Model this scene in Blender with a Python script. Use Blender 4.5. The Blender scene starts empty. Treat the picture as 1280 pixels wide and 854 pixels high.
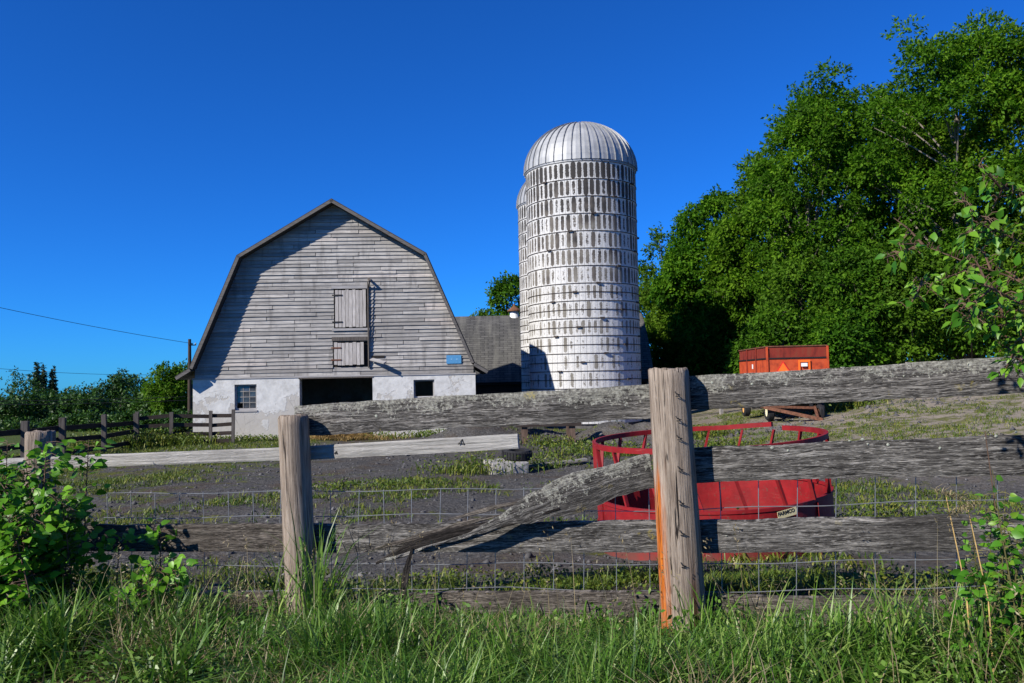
import bpy, math, random
import numpy as np
from mathutils import Vector, Matrix
R = math.radians
sc = bpy.context.scene
COL = sc.collection
random.seed(7)
rng = np.random.default_rng(7)

# ------------------------------------------------------------------ camera
EYE, F, PITCH, ROLL = 1.5, 1000.0, 2.58, 1.2          # F in pixels of a 1280 px wide frame
cam = bpy.data.cameras.new('camera')
cam.sensor_width = 36.0
cam.lens = 36.0 * F / 1280.0
cam.clip_start, cam.clip_end = 0.05, 4000.0
cob = bpy.data.objects.new('camera', cam)
COL.objects.link(cob)
cob.matrix_world = (Matrix.Translation((0, 0, EYE)) @ Matrix.Rotation(R(90 + PITCH), 4, 'X')
                    @ Matrix.Rotation(R(-ROLL), 4, 'Z'))
sc.camera = cob

# ------------------------------------------------------------------ light
SUN_EL, SUN_AZ = R(33.0), R(-128.0)                     # azimuth from +Y towards +X
to_sun = Vector((math.sin(SUN_AZ) * math.cos(SUN_EL), math.cos(SUN_AZ) * math.cos(SUN_EL), math.sin(SUN_EL)))
world = bpy.data.worlds.new('World')
sc.world = world
world.use_nodes = True
wn, wl = world.node_tree.nodes, world.node_tree.links
sky = wn.new('ShaderNodeTexSky')
sky.sky_type = 'NISHITA'
sky.sun_disc = False
sky.sun_elevation = SUN_EL
sky.sun_rotation = SUN_AZ
sky.altitude = 1500
sky.air_density = 1.0
sky.dust_density = 0.15
sky.ozone_density = 3.0
tint = wn.new('ShaderNodeMix')
tint.data_type = 'RGBA'
tint.blend_type = 'MULTIPLY'
tint.inputs[0].default_value = 1.0
wl.new(sky.outputs[0], tint.inputs[6])
tint.inputs[7].default_value = (0.105, 0.62, 1.50, 1.0)
wl.new(tint.outputs[2], wn['Background'].inputs[0])
wn['Background'].inputs[1].default_value = 0.072
sl = bpy.data.lights.new('sun', 'SUN')
sl.energy = 5.0
sl.angle = R(0.53)
sl.color = (1.0, 0.945, 0.86)
so = bpy.data.objects.new('sun', sl)
COL.objects.link(so)
so.location = (-30, -25, 30)
so.rotation_euler = (-to_sun).to_track_quat('-Z', 'Y').to_euler()
sc.view_settings.view_transform = 'Standard'
sc.view_settings.look = 'None'
sc.view_settings.exposure = 0.52
sc.view_settings.gamma = 1.0
sc.view_settings.use_curve_mapping = False

def P(x, y, Y):
    """world point at depth Y seen at photo pixel (x, y)"""
    xr, yr = x - 640.0, 427.0 - y
    c, s = math.cos(R(ROLL)), math.sin(R(ROLL))
    u, v = xr * c + yr * s, -xr * s + yr * c
    cp, sp = math.cos(R(PITCH)), math.sin(R(PITCH))
    fw, up = F * cp - v * sp, F * sp + v * cp
    return Vector((u / fw * Y, Y, EYE + up / fw * Y))

# ------------------------------------------------------------------ node helpers
class Mat:
    def __init__(self, name, rough=0.85, metal=0.0, spec=0.3):
        self.m = bpy.data.materials.new(name)
        self.m.use_nodes = True
        self.nt = self.m.node_tree
        self.b = self.nt.nodes['Principled BSDF']
        self.b.inputs['Roughness'].default_value = rough
        self.b.inputs['Metallic'].default_value = metal
        self.b.inputs['Specular IOR Level'].default_value = spec
        self.outn = self.nt.nodes['Material Output']
    def n(self, t, **kw):
        nd = self.nt.nodes.new(t)
        for k, v in kw.items():
            setattr(nd, k, v)
        return nd
    def put(self, sock, v):
        if isinstance(v, bpy.types.NodeSocket):
            self.nt.links.new(v, sock)
        elif v is not None:
            if isinstance(v, (tuple, list)) and len(v) == 3 and sock.type == 'RGBA':
                v = (*v, 1.0)
            sock.default_value = v
    def coord(self, kind='Object'):
        return self.n('ShaderNodeTexCoord').outputs[kind]
    def pos(self):
        return self.n('ShaderNodeNewGeometry').outputs['Position']
    def rand(self):
        return self.n('ShaderNodeObjectInfo').outputs['Random']
    def attr(self, name):
        return self.n('ShaderNodeAttribute', attribute_name=name).outputs['Fac']
    def mapv(self, vec, scale=(1, 1, 1), loc=None):
        nd = self.n('ShaderNodeMapping')
        self.put(nd.inputs['Vector'], vec)
        nd.inputs['Scale'].default_value = scale
        if loc is not None:
            self.put(nd.inputs['Location'], loc)
        return nd.outputs[0]
    def noise(self, vec, scale=5, detail=4, rough=0.55, dist=0.0):
        nd = self.n('ShaderNodeTexNoise')
        self.put(nd.inputs['Vector'], vec)
        nd.inputs['Scale'].default_value = scale
        nd.inputs['Detail'].default_value = detail
        nd.inputs['Roughness'].default_value = rough
        nd.inputs['Distortion'].default_value = dist
        return nd.outputs['Fac']
    def voro(self, vec, scale=5, feature='F1', out='Distance', rnd=1.0):
        nd = self.n('ShaderNodeTexVoronoi', feature=feature)
        self.put(nd.inputs['Vector'], vec)
        nd.inputs['Scale'].default_value = scale
        nd.inputs['Randomness'].default_value = rnd
        return nd.outputs[out]
    def ramp(self, fac, stops, mode='LINEAR'):
        nd = self.n('ShaderNodeValToRGB')
        cr = nd.color_ramp
        cr.interpolation = mode
        while len(cr.elements) < len(stops):
            cr.elements.new(0.5)
        for e, (p, c) in zip(cr.elements, stops):
            e.position = p
            e.color = (c, c, c, 1) if isinstance(c, (int, float)) else (*c, 1)
        self.put(nd.inputs[0], fac)
        return nd.outputs[0]
    def mix(self, fac, a, b, mode='MIX'):
        nd = self.n('ShaderNodeMix', data_type='RGBA', blend_type=mode)
        self.put(nd.inputs[0], fac)
        self.put(nd.inputs[6], a)
        self.put(nd.inputs[7], b)
        return nd.outputs[2]
    def math(self, op, a, b=None, c=None, clamp=False):
        nd = self.n('ShaderNodeMath', operation=op)
        nd.use_clamp = clamp
        self.put(nd.inputs[0], a)
        if b is not None:
            self.put(nd.inputs[1], b)
        if c is not None:
            self.put(nd.inputs[2], c)
        return nd.outputs[0]
    def sep(self, vec):
        nd = self.n('ShaderNodeSeparateXYZ')
        self.put(nd.inputs[0], vec)
        return nd.outputs
    def comb(self, x, y, z):
        nd = self.n('ShaderNodeCombineXYZ')
        self.put(nd.inputs[0], x)
        self.put(nd.inputs[1], y)
        self.put(nd.inputs[2], z)
        return nd.outputs[0]
    def bump(self, h, strength=0.5, dist=0.02):
        nd = self.n('ShaderNodeBump')
        nd.inputs['Strength'].default_value = strength
        nd.inputs['Distance'].default_value = dist
        self.put(nd.inputs['Height'], h)
        self.put(self.b.inputs['Normal'], nd.outputs[0])
    def color(self, c):
        self.put(self.b.inputs['Base Color'], c)
        return self

def rand_off(M):
    r = M.rand()
    return M.comb(M.math('MULTIPLY', r, 71.0), M.math('MULTIPLY', r, 37.0), M.math('MULTIPLY', r, 53.0))

MATS = {}
def simple(name, col, rough=0.8, metal=0.0, spec=0.3, var=0.25, scale=6.0, bump=0.0):
    M = Mat(name, rough, metal, spec)
    nz = M.noise(M.coord('Object'), scale, 5, 0.6)
    lo = tuple(c * (1 - var) for c in col)
    hi = tuple(min(1, c * (1 + var)) for c in col)
    M.color(M.ramp(nz, [(0.3, lo), (0.7, hi)]))
    if bump:
        M.bump(nz, bump, 0.02)
    MATS[name] = M.m
    return M.m

# --- barn siding: grey weathered boards, grain along local X, tone differs from board to board
M = Mat('siding_wood', 0.9, spec=0.15)
o = M.n('ShaderNodeVectorMath', operation='ADD')
M.put(o.inputs[0], M.coord('Object')); M.put(o.inputs[1], rand_off(M))
vec = o.outputs[0]
g1 = M.noise(M.mapv(vec, (0.9, 14, 14)), 2.2, 6, 0.65)
g2 = M.noise(M.mapv(vec, (2.2, 60, 60)), 2.0, 3, 0.6)
tone = M.ramp(M.rand(), [(0.0, (0.24, 0.228, 0.212)), (0.3, (0.34, 0.325, 0.302)), (0.68, (0.42, 0.402, 0.372)), (0.9, (0.46, 0.432, 0.395)), (1.0, (0.56, 0.50, 0.45))])
c = M.mix(M.ramp(g1, [(0.34, 0.62), (0.62, 0.0)]), tone, (0.085, 0.080, 0.078))
c = M.mix(M.ramp(g2, [(0.5, 0.0), (0.72, 0.40)]), c, (0.52, 0.49, 0.46))
st_ = M.noise(M.mapv(M.pos(), (2.5, 2.5, 0.5)), 1.3, 5, 0.65)
c = M.mix(M.ramp(st_, [(0.52, 0.0), (0.66, 0.55)]), c, (0.12, 0.112, 0.105))
blot = M.noise(M.pos(), 0.55, 3, 0.6)
c = M.mix(M.ramp(blot, [(0.50, 0.0), (0.70, 0.5)]), c, (0.19, 0.18, 0.168))
M.color(c); M.bump(g1, 0.35, 0.01)
MATS['siding'] = M.m

def grey_wood(name, dark, light, axis=2, sc1=1.0, bump=0.4):
    M = Mat(name, 0.9, spec=0.15)
    o = M.n('ShaderNodeVectorMath', operation='ADD')
    M.put(o.inputs[0], M.coord('Object')); M.put(o.inputs[1], rand_off(M))
    s = [16.0, 16.0, 16.0]; s[axis] = 1.0
    g = M.noise(M.mapv(o.outputs[0], tuple(s)), 2.5 * sc1, 6, 0.65)
    c = M.ramp(g, [(0.3, dark), (0.68, light)])
    c = M.mix(M.math('MULTIPLY', M.rand(), 0.4), c, dark)
    M.color(c); M.bump(g, bump, 0.012)
    MATS[name] = M.m
grey_wood('door_wood', (0.24, 0.22, 0.20), (0.62, 0.58, 0.54), 2)
grey_wood('trim_wood', (0.22, 0.21, 0.205), (0.46, 0.44, 0.42), 0)
grey_wood('rake_wood', (0.06, 0.055, 0.05), (0.20, 0.185, 0.17), 0)
grey_wood('dark_wood', (0.018, 0.014, 0.012), (0.060, 0.047, 0.040), 0)
grey_wood('dark_post', (0.045, 0.038, 0.033), (0.16, 0.142, 0.125), 2)
grey_wood('brown_wood', (0.05, 0.033, 0.025), (0.17, 0.115, 0.085), 2)
grey_wood('pole_wood', (0.03, 0.022, 0.018), (0.10, 0.075, 0.06), 2)
grey_wood('pale_rail', (0.14, 0.13, 0.12), (0.36, 0.34, 0.31), 0)

# --- stucco on the stone base of the barn
M = Mat('stucco', 0.92, spec=0.15)
p = M.pos()
n1 = M.noise(p, 0.9, 5, 0.6)
n2 = M.noise(p, 4.0, 6, 0.65)
hgt = M.sep(p)[2]
low = M.ramp(M.math('SUBTRACT', M.math('ADD', M.math('MULTIPLY', n1, 2.0), M.math('MULTIPLY', n2, 0.9)), M.math('MULTIPLY', M.math('ADD', hgt, 0.64), 0.42)), [(0.90, 0.0), (0.95, 1.0)])
c = M.ramp(n2, [(0.3, (0.42, 0.415, 0.395)), (0.6, (0.57, 0.565, 0.54))])
c = M.mix(M.math('MULTIPLY', low, 0.75), c, (0.36, 0.335, 0.295))
crk = M.ramp(M.voro(M.mapv(p, (1, 1, 0.8)), 1.1, 'DISTANCE_TO_EDGE'), [(0.0, 1.0), (0.012, 0.0)])
c = M.mix(M.math('MULTIPLY', crk, M.ramp(n1, [(0.5, 0.0), (0.6, 0.55)])), c, (0.16, 0.15, 0.14))
sp = M.ramp(M.noise(p, 9, 4, 0.7), [(0.66, 0.0), (0.72, 0.5)])
c = M.mix(sp, c, (0.40, 0.39, 0.37))
M.color(c); M.bump(M.math('ADD', n2, M.math('MULTIPLY', low, -0.5)), 0.5, 0.03)
MATS['stucco'] = M.m

# --- concrete staves with whitewash rubbed off down their middles (UV: across, along)
def stave_mat(name, lone):
    M = Mat(name, 0.9, spec=0.2)
    uv = M.coord('UV')
    s = M.sep(uv)
    p = M.pos()
    z = M.sep(p)[2]
    du = M.math('ABSOLUTE', M.math('SUBTRACT', s[0], 0.5))
    dv = M.math('ABSOLUTE', M.math('SUBTRACT', s[1], 0.5))
    nz = M.noise(p, 7.0, 5, 0.7)
    nf = M.noise(p, 22.0, 4, 0.7)
    rnd = M.rand() if lone else M.noise(p, 2.7, 1, 0.5)
    hi = M.ramp(M.math('DIVIDE', M.math('ADD', z, 0.4), 10.9), [(0.0, 0.0), (0.25, 0.10), (0.48, 0.42), (0.75, 0.66), (1.0, 1.0)])
    lvl = M.math('ADD', M.math('MULTIPLY', hi, 0.54), M.math('MULTIPLY', M.math('SUBTRACT', rnd, 0.42), 0.62))
    t = M.math('ADD', lvl, M.math('MULTIPLY', M.math('SUBTRACT', nz, 0.5), 0.80))
    t = M.math('ADD', t, M.math('MULTIPLY', M.math('SUBTRACT', nf, 0.5), 1.05))
    t = M.math('SUBTRACT', t, M.math('MULTIPLY', M.math('POWER', du, 3.0), 9.0))
    t = M.math('SUBTRACT', t, M.math('MULTIPLY', M.math('POWER', dv, 6.0), 52.0))
    worn = M.ramp(t, [(0.05, 0.0), (0.10, 1.0)])
    white = M.ramp(nf, [(0.3, (0.42, 0.415, 0.40)), (0.62, (0.62, 0.615, 0.59))])
    dk = M.math('ADD', M.math('MULTIPLY', M.math('POWER', hi, 1.5), 0.95), M.math('MULTIPLY', M.math('SUBTRACT', M.noise(p, 1.9, 1, 0.5), 0.42), 1.3))
    conc = M.ramp(dk, [(0.0, (0.29, 0.27, 0.235)), (0.3, (0.20, 0.185, 0.155)), (0.55, (0.12, 0.105, 0.09)), (0.85, (0.035, 0.032, 0.03))])
    conc = M.mix(M.ramp(nf, [(0.35, 0.0), (0.75, 0.5)]), conc, (0.07, 0.065, 0.06))
    c = M.mix(worn, white, conc)
    run = M.noise(M.mapv(p, (3.2, 3.2, 0.25)), 1.6, 4, 0.6)
    c = M.mix(M.math('MULTIPLY', M.ramp(run, [(0.52, 0.0), (0.72, 0.28)]), M.ramp(hi, [(0.2, 0.25), (1.0, 1.0)])), c, (0.16, 0.15, 0.14))
    M.color(c)
    M.bump(M.math('SUBTRACT', nf, M.math('MULTIPLY', worn, 0.6)), 0.5, 0.02)
    MATS[name] = M.m
stave_mat('stave', True)
stave_mat('stave_back', False)

# --- galvanised dome
M = Mat('galvanised', 0.6, 0.25, 0.4)
p = M.coord('Object')
n1 = M.noise(M.pos(), 1.6, 5, 0.6)
c = M.ramp(n1, [(0.3, (0.27, 0.275, 0.275)), (0.7, (0.42, 0.425, 0.42))])
c = M.mix(M.math('MULTIPLY', M.rand(), 0.28), c, (0.35, 0.36, 0.375))
M.color(c)
M.put(M.b.inputs['Roughness'], M.ramp(n1, [(0.2, 0.5), (0.8, 0.68)]))
wv = M.n('ShaderNodeTexWave', wave_type='BANDS', bands_direction='Z')
M.put(wv.inputs['Vector'], p); wv.inputs['Scale'].default_value = 7.0
M.bump(wv.outputs['Fac'], 0.12, 0.01)
MATS['galvanised'] = M.m

simple('seam_metal', (0.26, 0.265, 0.27), 0.55, 0.4)
simple('hoop_iron', (0.045, 0.035, 0.03), 0.8)
simple('mortar', (0.10, 0.095, 0.09), 0.95)
simple('black_iron', (0.014, 0.013, 0.013), 0.6)
simple('rust_iron', (0.13, 0.055, 0.03), 0.85, var=0.5, scale=14)
simple('rust_orange', (0.15, 0.065, 0.03), 0.85, var=0.5, scale=20)
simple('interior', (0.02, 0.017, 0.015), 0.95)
simple('blue_paint', (0.07, 0.24, 0.45), 0.6, var=0.15, scale=18)
simple('pale_blue', (0.15, 0.34, 0.54), 0.6)
simple('rubber', (0.018, 0.018, 0.019), 0.85, var=0.4, scale=20, bump=0.3)
simple('cream_paint', (0.55, 0.50, 0.33), 0.6, var=0.2)
simple('hub_orange', (0.48, 0.26, 0.07), 0.6)
simple('smv_orange', (0.95, 0.16, 0.02), 0.45, var=0.05)
simple('smv_red', (0.62, 0.03, 0.02), 0.45, var=0.05)
simple('white_plate', (0.75, 0.75, 0.72), 0.5, var=0.1)
simple('plate_cream', (0.62, 0.54, 0.30), 0.55, var=0.15, scale=40)
simple('ink', (0.015, 0.014, 0.014), 0.7)
simple('wire_steel', (0.27, 0.28, 0.29), 0.5, 0.7, 0.5)
simple('cable', (0.02, 0.02, 0.022), 0.6)
simple('concrete', (0.34, 0.32, 0.29), 0.95, var=0.35, scale=14, bump=0.6)
simple('straw', (0.45, 0.30, 0.11), 0.9, var=0.35, scale=25)
simple('lichen_shell', (0.34, 0.35, 0.28), 0.95, var=0.25, scale=60)
M = Mat('window_glass', 0.08, 0.0, 0.6)
M.color(M.ramp(M.noise(M.coord('Object'), 5, 3), [(0.3, (0.02, 0.024, 0.03)), (0.7, (0.07, 0.08, 0.095))]))
MATS['glass'] = M.m

# --- old asphalt shingles, courses along local X
M = Mat('shingle_roof', 0.9, spec=0.2)
uv = M.coord('UV')
br = M.n('ShaderNodeTexBrick')
M.put(br.inputs['Vector'], uv)
br.inputs['Color1'].default_value = (0.062, 0.061, 0.058, 1)
br.inputs['Color2'].default_value = (0.105, 0.102, 0.096, 1)
br.inputs['Mortar'].default_value = (0.03, 0.03, 0.03, 1)
br.inputs['Scale'].default_value = 1.0
br.inputs['Mortar Size'].default_value = 0.018
br.inputs['Brick Width'].default_value = 0.45
br.inputs['Row Height'].default_value = 0.16
run = M.noise(M.mapv(uv, (1.4, 0.22, 1)), 1.4, 4, 0.6)
c = M.mix(M.ramp(run, [(0.45, 0.0), (0.7, 0.6)]), br.outputs['Color'], (0.16, 0.155, 0.135))
M.color(c); M.bump(br.outputs['Fac'], -0.4, 0.02)
MATS['shingle'] = M.m

# --- fence planks: UV in metres (along, across)
def plank_mat(name, dark, mid, light, lichen, fine=1.0, cracks=1.0, yellow=0.0):
    M = Mat(name, 0.92, spec=0.12)
    o = M.n('ShaderNodeVectorMath', operation='ADD')
    M.put(o.inputs[0], M.coord('UV')); M.put(o.inputs[1], rand_off(M))
    uv = o.outputs[0]
    warp = M.noise(M.mapv(uv, (2.0, 5.0, 1)), 1.3, 3, 0.5)
    wv = M.n('ShaderNodeVectorMath', operation='ADD')
    M.put(wv.inputs[0], uv); M.put(wv.inputs[1], M.comb(0.0, M.math('MULTIPLY', warp, 0.045), 0.0))
    w = wv.outputs[0]
    g1 = M.noise(M.mapv(w, (2.6, 48, 1)), 1.0, 6, 0.66)
    g2 = M.noise(M.mapv(w, (12, 210, 1)), 1.0, 4, 0.7)
    g3 = M.noise(M.mapv(w, (24, 170, 1)), 1.0, 3, 0.7)
    c = M.ramp(g1, [(0.33, dark), (0.5, mid), (0.68, light)])
    c = M.mix(M.math('MULTIPLY', M.ramp(g2, [(0.42, 1.0), (0.53, 0.0)]), 0.9 * cracks), c, tuple(d * 0.35 for d in dark))
    c = M.mix(M.math('MULTIPLY', M.ramp(g3, [(0.54, 0.0), (0.66, 1.0)]), 0.5 * fine), c, tuple(min(1, l * 1.45) for l in light))
    iso = M.noise(uv, 7.0, 3, 0.6)
    bl = M.noise(uv, 2.3, 3, 0.6)
    c = M.mix(M.ramp(bl, [(0.48, 0.0), (0.66, 0.6)]), c, tuple(d * 0.8 for d in dark))
    if lichen > 0:
        vv = M.sep(M.coord('UV'))[1]
        li = M.noise(uv, 52.0, 6, 0.8)
        msk = M.math('ADD', M.math('ADD', M.math('MULTIPLY', li, 1.0), M.math('MULTIPLY', iso, 0.75)), M.math('MULTIPLY', vv, 2.1))
        lm = M.ramp(msk, [(1.13 - 0.28 * lichen, 0.0), (1.20 - 0.28 * lichen, 1.0)])
        lc = M.ramp(li, [(0.40, (0.10, 0.098, 0.085)), (0.5, (0.22, 0.213, 0.178)), (0.66, (0.48, 0.475, 0.40))])
        c = M.mix(M.math('MULTIPLY', lm, 0.72), c, lc)
        if yellow:
            ym = M.ramp(M.noise(uv, 5.5, 4, 0.6), [(0.66, 0.0), (0.71, 0.8)])
            c = M.mix(M.math('MULTIPLY', ym, M.ramp(li, [(0.45, 0.0), (0.6, 1.0)])), c, (0.30, 0.24, 0.05))
    M.color(c)
    M.bump(M.math('ADD', M.math('MULTIPLY', g2, 0.9), M.math('MULTIPLY', g1, 0.8)), 0.9, 0.012)
    MATS[name] = M.m
plank_mat('plank_lichen', (0.036, 0.033, 0.030), (0.125, 0.116, 0.104), (0.32, 0.30, 0.27), .5, yellow=1)
plank_mat('plank_grey', (0.036, 0.033, 0.030), (0.125, 0.117, 0.105), (0.31, 0.292, 0.265), 0.12, yellow=1)
plank_mat('plank_low', (0.045, 0.038, 0.031), (0.12, 0.103, 0.085), (0.23, 0.202, 0.17), 0.0)
plank_mat('plank_dark', (0.012, 0.010, 0.009), (0.035, 0.030, 0.026), (0.10, 0.088, 0.075), 0.0, fine=.5)
plank_mat('plank_new', (0.28, 0.265, 0.24), (0.37, 0.355, 0.325), (0.44, 0.425, 0.395), 0.0, fine=0.1, cracks=0.15)

def post_mat(name, rust):
    M = Mat(name, 0.9, spec=0.12)
    uv = M.coord('UV')
    o = M.n('ShaderNodeVectorMath', operation='ADD')
    M.put(o.inputs[0], uv); M.put(o.inputs[1], rand_off(M))
    w = o.outputs[0]
    g1 = M.noise(M.mapv(w, (48, 2.2, 1)), 1.0, 6, 0.65)
    g2 = M.noise(M.mapv(w, (170, 5, 1)), 1.0, 4, 0.65)
    g3 = M.noise(M.mapv(w, (46, 1.5, 1)), 1.0, 3, 0.55, 0.8)
    c = M.ramp(g1, [(0.3, (0.115, 0.085, 0.063)), (0.52, (0.275, 0.222, 0.172)), (0.72, (0.42, 0.355, 0.29))])
    c = M.mix(M.math('MULTIPLY', M.ramp(g2, [(0.36, 1.0), (0.48, 0.0)]), 0.7), c, (0.085, 0.065, 0.052))
    crack = M.ramp(g3, [(0.335, 1.0), (0.375, 0.0)])
    c = M.mix(crack, c, (0.018, 0.014, 0.012))
    if rust:
        s = M.sep(uv)
        ed = M.math('ADD', M.math('ABSOLUTE', M.math('SUBTRACT', s[0], 0.405)), M.math('MULTIPLY', M.math('SUBTRACT', g1, 0.5), 0.10))
        side = M.ramp(ed, [(0.012, 1.0), (0.058, 0.0)])
        hh = M.ramp(M.math('ADD', s[1], M.math('MULTIPLY', M.math('SUBTRACT', g1, 0.5), 0.5)), [(0.86, 1.0), (1.05, 0.0)])
        rm = M.math('MULTIPLY', M.math('MULTIPLY', side, hh), M.ramp(M.noise(M.mapv(w, (60, 3, 1)), 1.0, 4, 0.65), [(0.30, 0.35), (0.50, 1.0)]))
        rc = M.ramp(g2, [(0.35, (0.16, 0.035, 0.008)), (0.6, (0.52, 0.14, 0.015)), (0.72, (0.66, 0.25, 0.03))])
        c = M.mix(rm, c, rc)
        ed2 = M.ramp(M.math('ABSOLUTE', M.math('SUBTRACT', s[0], 0.585)), [(0.008, 0.9), (0.028, 0.0)])
        c = M.mix(M.math('MULTIPLY', ed2, M.ramp(s[1], [(0.3, 1.0), (0.62, 0.0)])), c, (0.07, 0.028, 0.012))
    M.color(c)
    M.bump(M.math('SUBTRACT', M.math('ADD', M.math('MULTIPLY', g2, 0.5), M.math('MULTIPLY', g1, 0.6)), M.math('MULTIPLY', crack, 0.9)), 0.9, 0.012)
    MATS[name] = M.m
post_mat('post_plain', False)
post_mat('post_rusty', True)

# --- red painted steel
M = Mat('red_steel', 0.62, 0.0, 0.3)
p = M.pos()
n1 = M.noise(p, 5.0, 5, 0.65)
n2 = M.noise(p, 28.0, 4, 0.7)
c = M.ramp(n1, [(0.3, (0.15, 0.005, 0.007)), (0.65, (0.255, 0.008, 0.010))])
c = M.mix(M.ramp(n2, [(0.60, 0.0), (0.67, 0.85)]), c, (0.11, 0.045, 0.03))
lowz = M.ramp(M.math('ADD', M.sep(p)[2], M.math('MULTIPLY', n1, 0.35)), [(0.02, 0.6), (0.20, 0.0)])
c = M.mix(lowz, c, (0.10, 0.062, 0.045))
scr = M.noise(M.mapv(p, (3, 3, 22)), 2.0, 4, 0.7)
c = M.mix(M.ramp(scr, [(0.62, 0.0), (0.70, 0.5)]), c, (0.27, 0.06, 0.05))
c = M.mix(M.ramp(M.noise(p, 2.2, 4), [(0.55, 0.0), (0.75, 0.4)]), c, (0.20, 0.030, 0.025))
M.color(c); M.bump(n1, 0.25, 0.02)
MATS['red'] = M.m
M = Mat('wagon_orange', 0.6, 0.0, 0.3)
n1 = M.noise(M.coord('Object'), 3.5, 6, 0.65)
M.color(M.ramp(n1, [(0.32, (0.26, 0.035, 0.012)), (0.5, (0.46, 0.065, 0.018)), (0.7, (0.52, 0.085, 0.025))]))
MATS['wagon_orange'] = M.m
M = Mat('wagon_maroon', 0.75, 0.0, 0.25)
n1 = M.noise(M.mapv(M.coord('Object'), (1, 1, 0.35)), 4, 6, 0.65)
M.color(M.ramp(n1, [(0.32, (0.075, 0.012, 0.008)), (0.5, (0.20, 0.024, 0.014)), (0.72, (0.17, 0.045, 0.022))]))
MATS['wagon_maroon'] = M.m

# --- leaves
def leaf_mat(name, lo, mid, hi, trans=0.35, tcol=(0.16, 0.30, 0.03), rough=0.5, use_rand=False, spec=0.3):
    M = Mat(name, rough, spec=spec)
    t = M.rand() if use_rand else M.attr('tone')
    c = M.ramp(t, [(0.0, lo), (0.5, mid), (1.0, hi)])
    if trans > .27 and not use_rand and 'leaf' in name:  # each plant a little yellower or bluer
        c = M.mix(M.math('MULTIPLY', M.rand(), 0.5), c, (hi[0] * 1.1, hi[1] * .8, hi[2]))
    M.color(c)
    tr = M.n('ShaderNodeBsdfTranslucent')
    M.put(tr.inputs[0], M.mix(0.5, c, tcol))
    ms = M.n('ShaderNodeMixShader')
    ms.inputs[0].default_value = trans
    M.nt.links.new(M.b.outputs[0], ms.inputs[1])
    M.nt.links.new(tr.outputs[0], ms.inputs[2])
    M.nt.links.new(ms.outputs[0], M.outn.inputs['Surface'])
    MATS[name] = M.m
leaf_mat('leaf_tall', (0.022, 0.070, 0.003), (0.052, 0.145, 0.005), (0.120, 0.240, 0.010), 0.38, (0.06, 0.24, 0.008), 0.65, False, 0.12)
leaf_mat('leaf_under', (0.019, 0.062, 0.004), (0.045, 0.130, 0.006), (0.098, 0.205, 0.010), 0.36, (0.06, 0.22, 0.008), 0.65, False, 0.12)
leaf_mat('leaf_far', (0.012, 0.038, 0.004), (0.030, 0.085, 0.007), (0.062, 0.130, 0.012), 0.2, (0.05, 0.13, 0.012))
leaf_mat('leaf_fir', (0.006, 0.016, 0.008), (0.012, 0.028, 0.012), (0.02, 0.04, 0.015), 0.1)
leaf_mat('leaf_bush', (0.04, 0.13, 0.008), (0.09, 0.25, 0.014), (0.18, 0.38, 0.025), 0.35, (0.14, 0.36, 0.02), 0.4)
leaf_mat('leaf_bush_one', (0.045, 0.14, 0.008), (0.095, 0.26, 0.015), (0.19, 0.40, 0.028), 0.35, (0.14, 0.36, 0.02), 0.4, True)
leaf_mat('leaf_branch_one', (0.03, 0.11, 0.008), (0.065, 0.21, 0.014), (0.12, 0.29, 0.025), 0.35, (0.12, 0.34, 0.02), 0.4, True)
leaf_mat('grass_near', (0.022, 0.066, 0.005), (0.080, 0.180, 0.016), (0.27, 0.36, 0.09), 0.25, (0.10, 0.26, 0.03), 0.4, spec=0.35)
leaf_mat('grass_dry', (0.12, 0.095, 0.045), (0.24, 0.19, 0.095), (0.38, 0.32, 0.19), 0.2, (0.3, 0.22, 0.1))
leaf_mat('straw_leaf', (0.24, 0.15, 0.05), (0.42, 0.28, 0.10), (0.58, 0.42, 0.18), 0.2, (0.4, 0.28, 0.1))
leaf_mat('weed', (0.040, 0.080, 0.010), (0.095, 0.145, 0.014), (0.21, 0.21, 0.03), 0.25, (0.18, 0.26, 0.03))
grey_wood('bark', (0.035, 0.028, 0.022), (0.16, 0.135, 0.11), 2)
grey_wood('bark_pale', (0.10, 0.085, 0.07), (0.32, 0.28, 0.24), 2)
simple('stem_green', (0.10, 0.09, 0.03), 0.7)
simple('stem_brown', (0.10, 0.058, 0.035), 0.7)

# --- ground
M = Mat('ground', 0.95, spec=0.12)
p = M.pos()
sx, sy, sz = M.sep(p)[0:3]
n1 = M.noise(p, 0.35, 5, 0.6)
n2 = M.noise(p, 2.6, 6, 0.65)
n3 = M.noise(p, 16.0, 6, 0.75)
n4 = M.voro(p, 26.0)
grav = M.ramp(n3, [(0.30, (0.018, 0.017, 0.0155)), (0.5, (0.078, 0.074, 0.067)), (0.72, (0.20, 0.19, 0.173))])
grav = M.mix(M.ramp(n2, [(0.45, 0.0), (0.7, 0.6)]), grav, (0.050, 0.048, 0.046))
mud = M.mix(n3, (0.03, 0.022, 0.015), (0.12, 0.092, 0.065))
grav = M.mix(M.ramp(M.noise(p, 0.9, 4, 0.6, 0.5), [(0.5, 0.0), (0.64, 0.8)]), grav, mud)
pale = M.mix(M.ramp(n3, [(0.3, 0.0), (0.7, 1.0)]), (0.16, 0.132, 0.098), (0.32, 0.28, 0.225))
fx = M.math('ADD', M.math('MULTIPLY', M.math('SUBTRACT', sx, 3.0), 0.16), M.math('MULTIPLY', M.math('SUBTRACT', n1, 0.5), 1.5))
fy = M.math('MULTIPLY', M.math('SUBTRACT', sy, 11.0), 0.14)
yard = M.math('MULTIPLY', M.math('MULTIPLY', fx, 1.0, clamp=True), M.math('MULTIPLY', fy, 1.0, clamp=True))
c = M.mix(yard, grav, pale)
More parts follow.
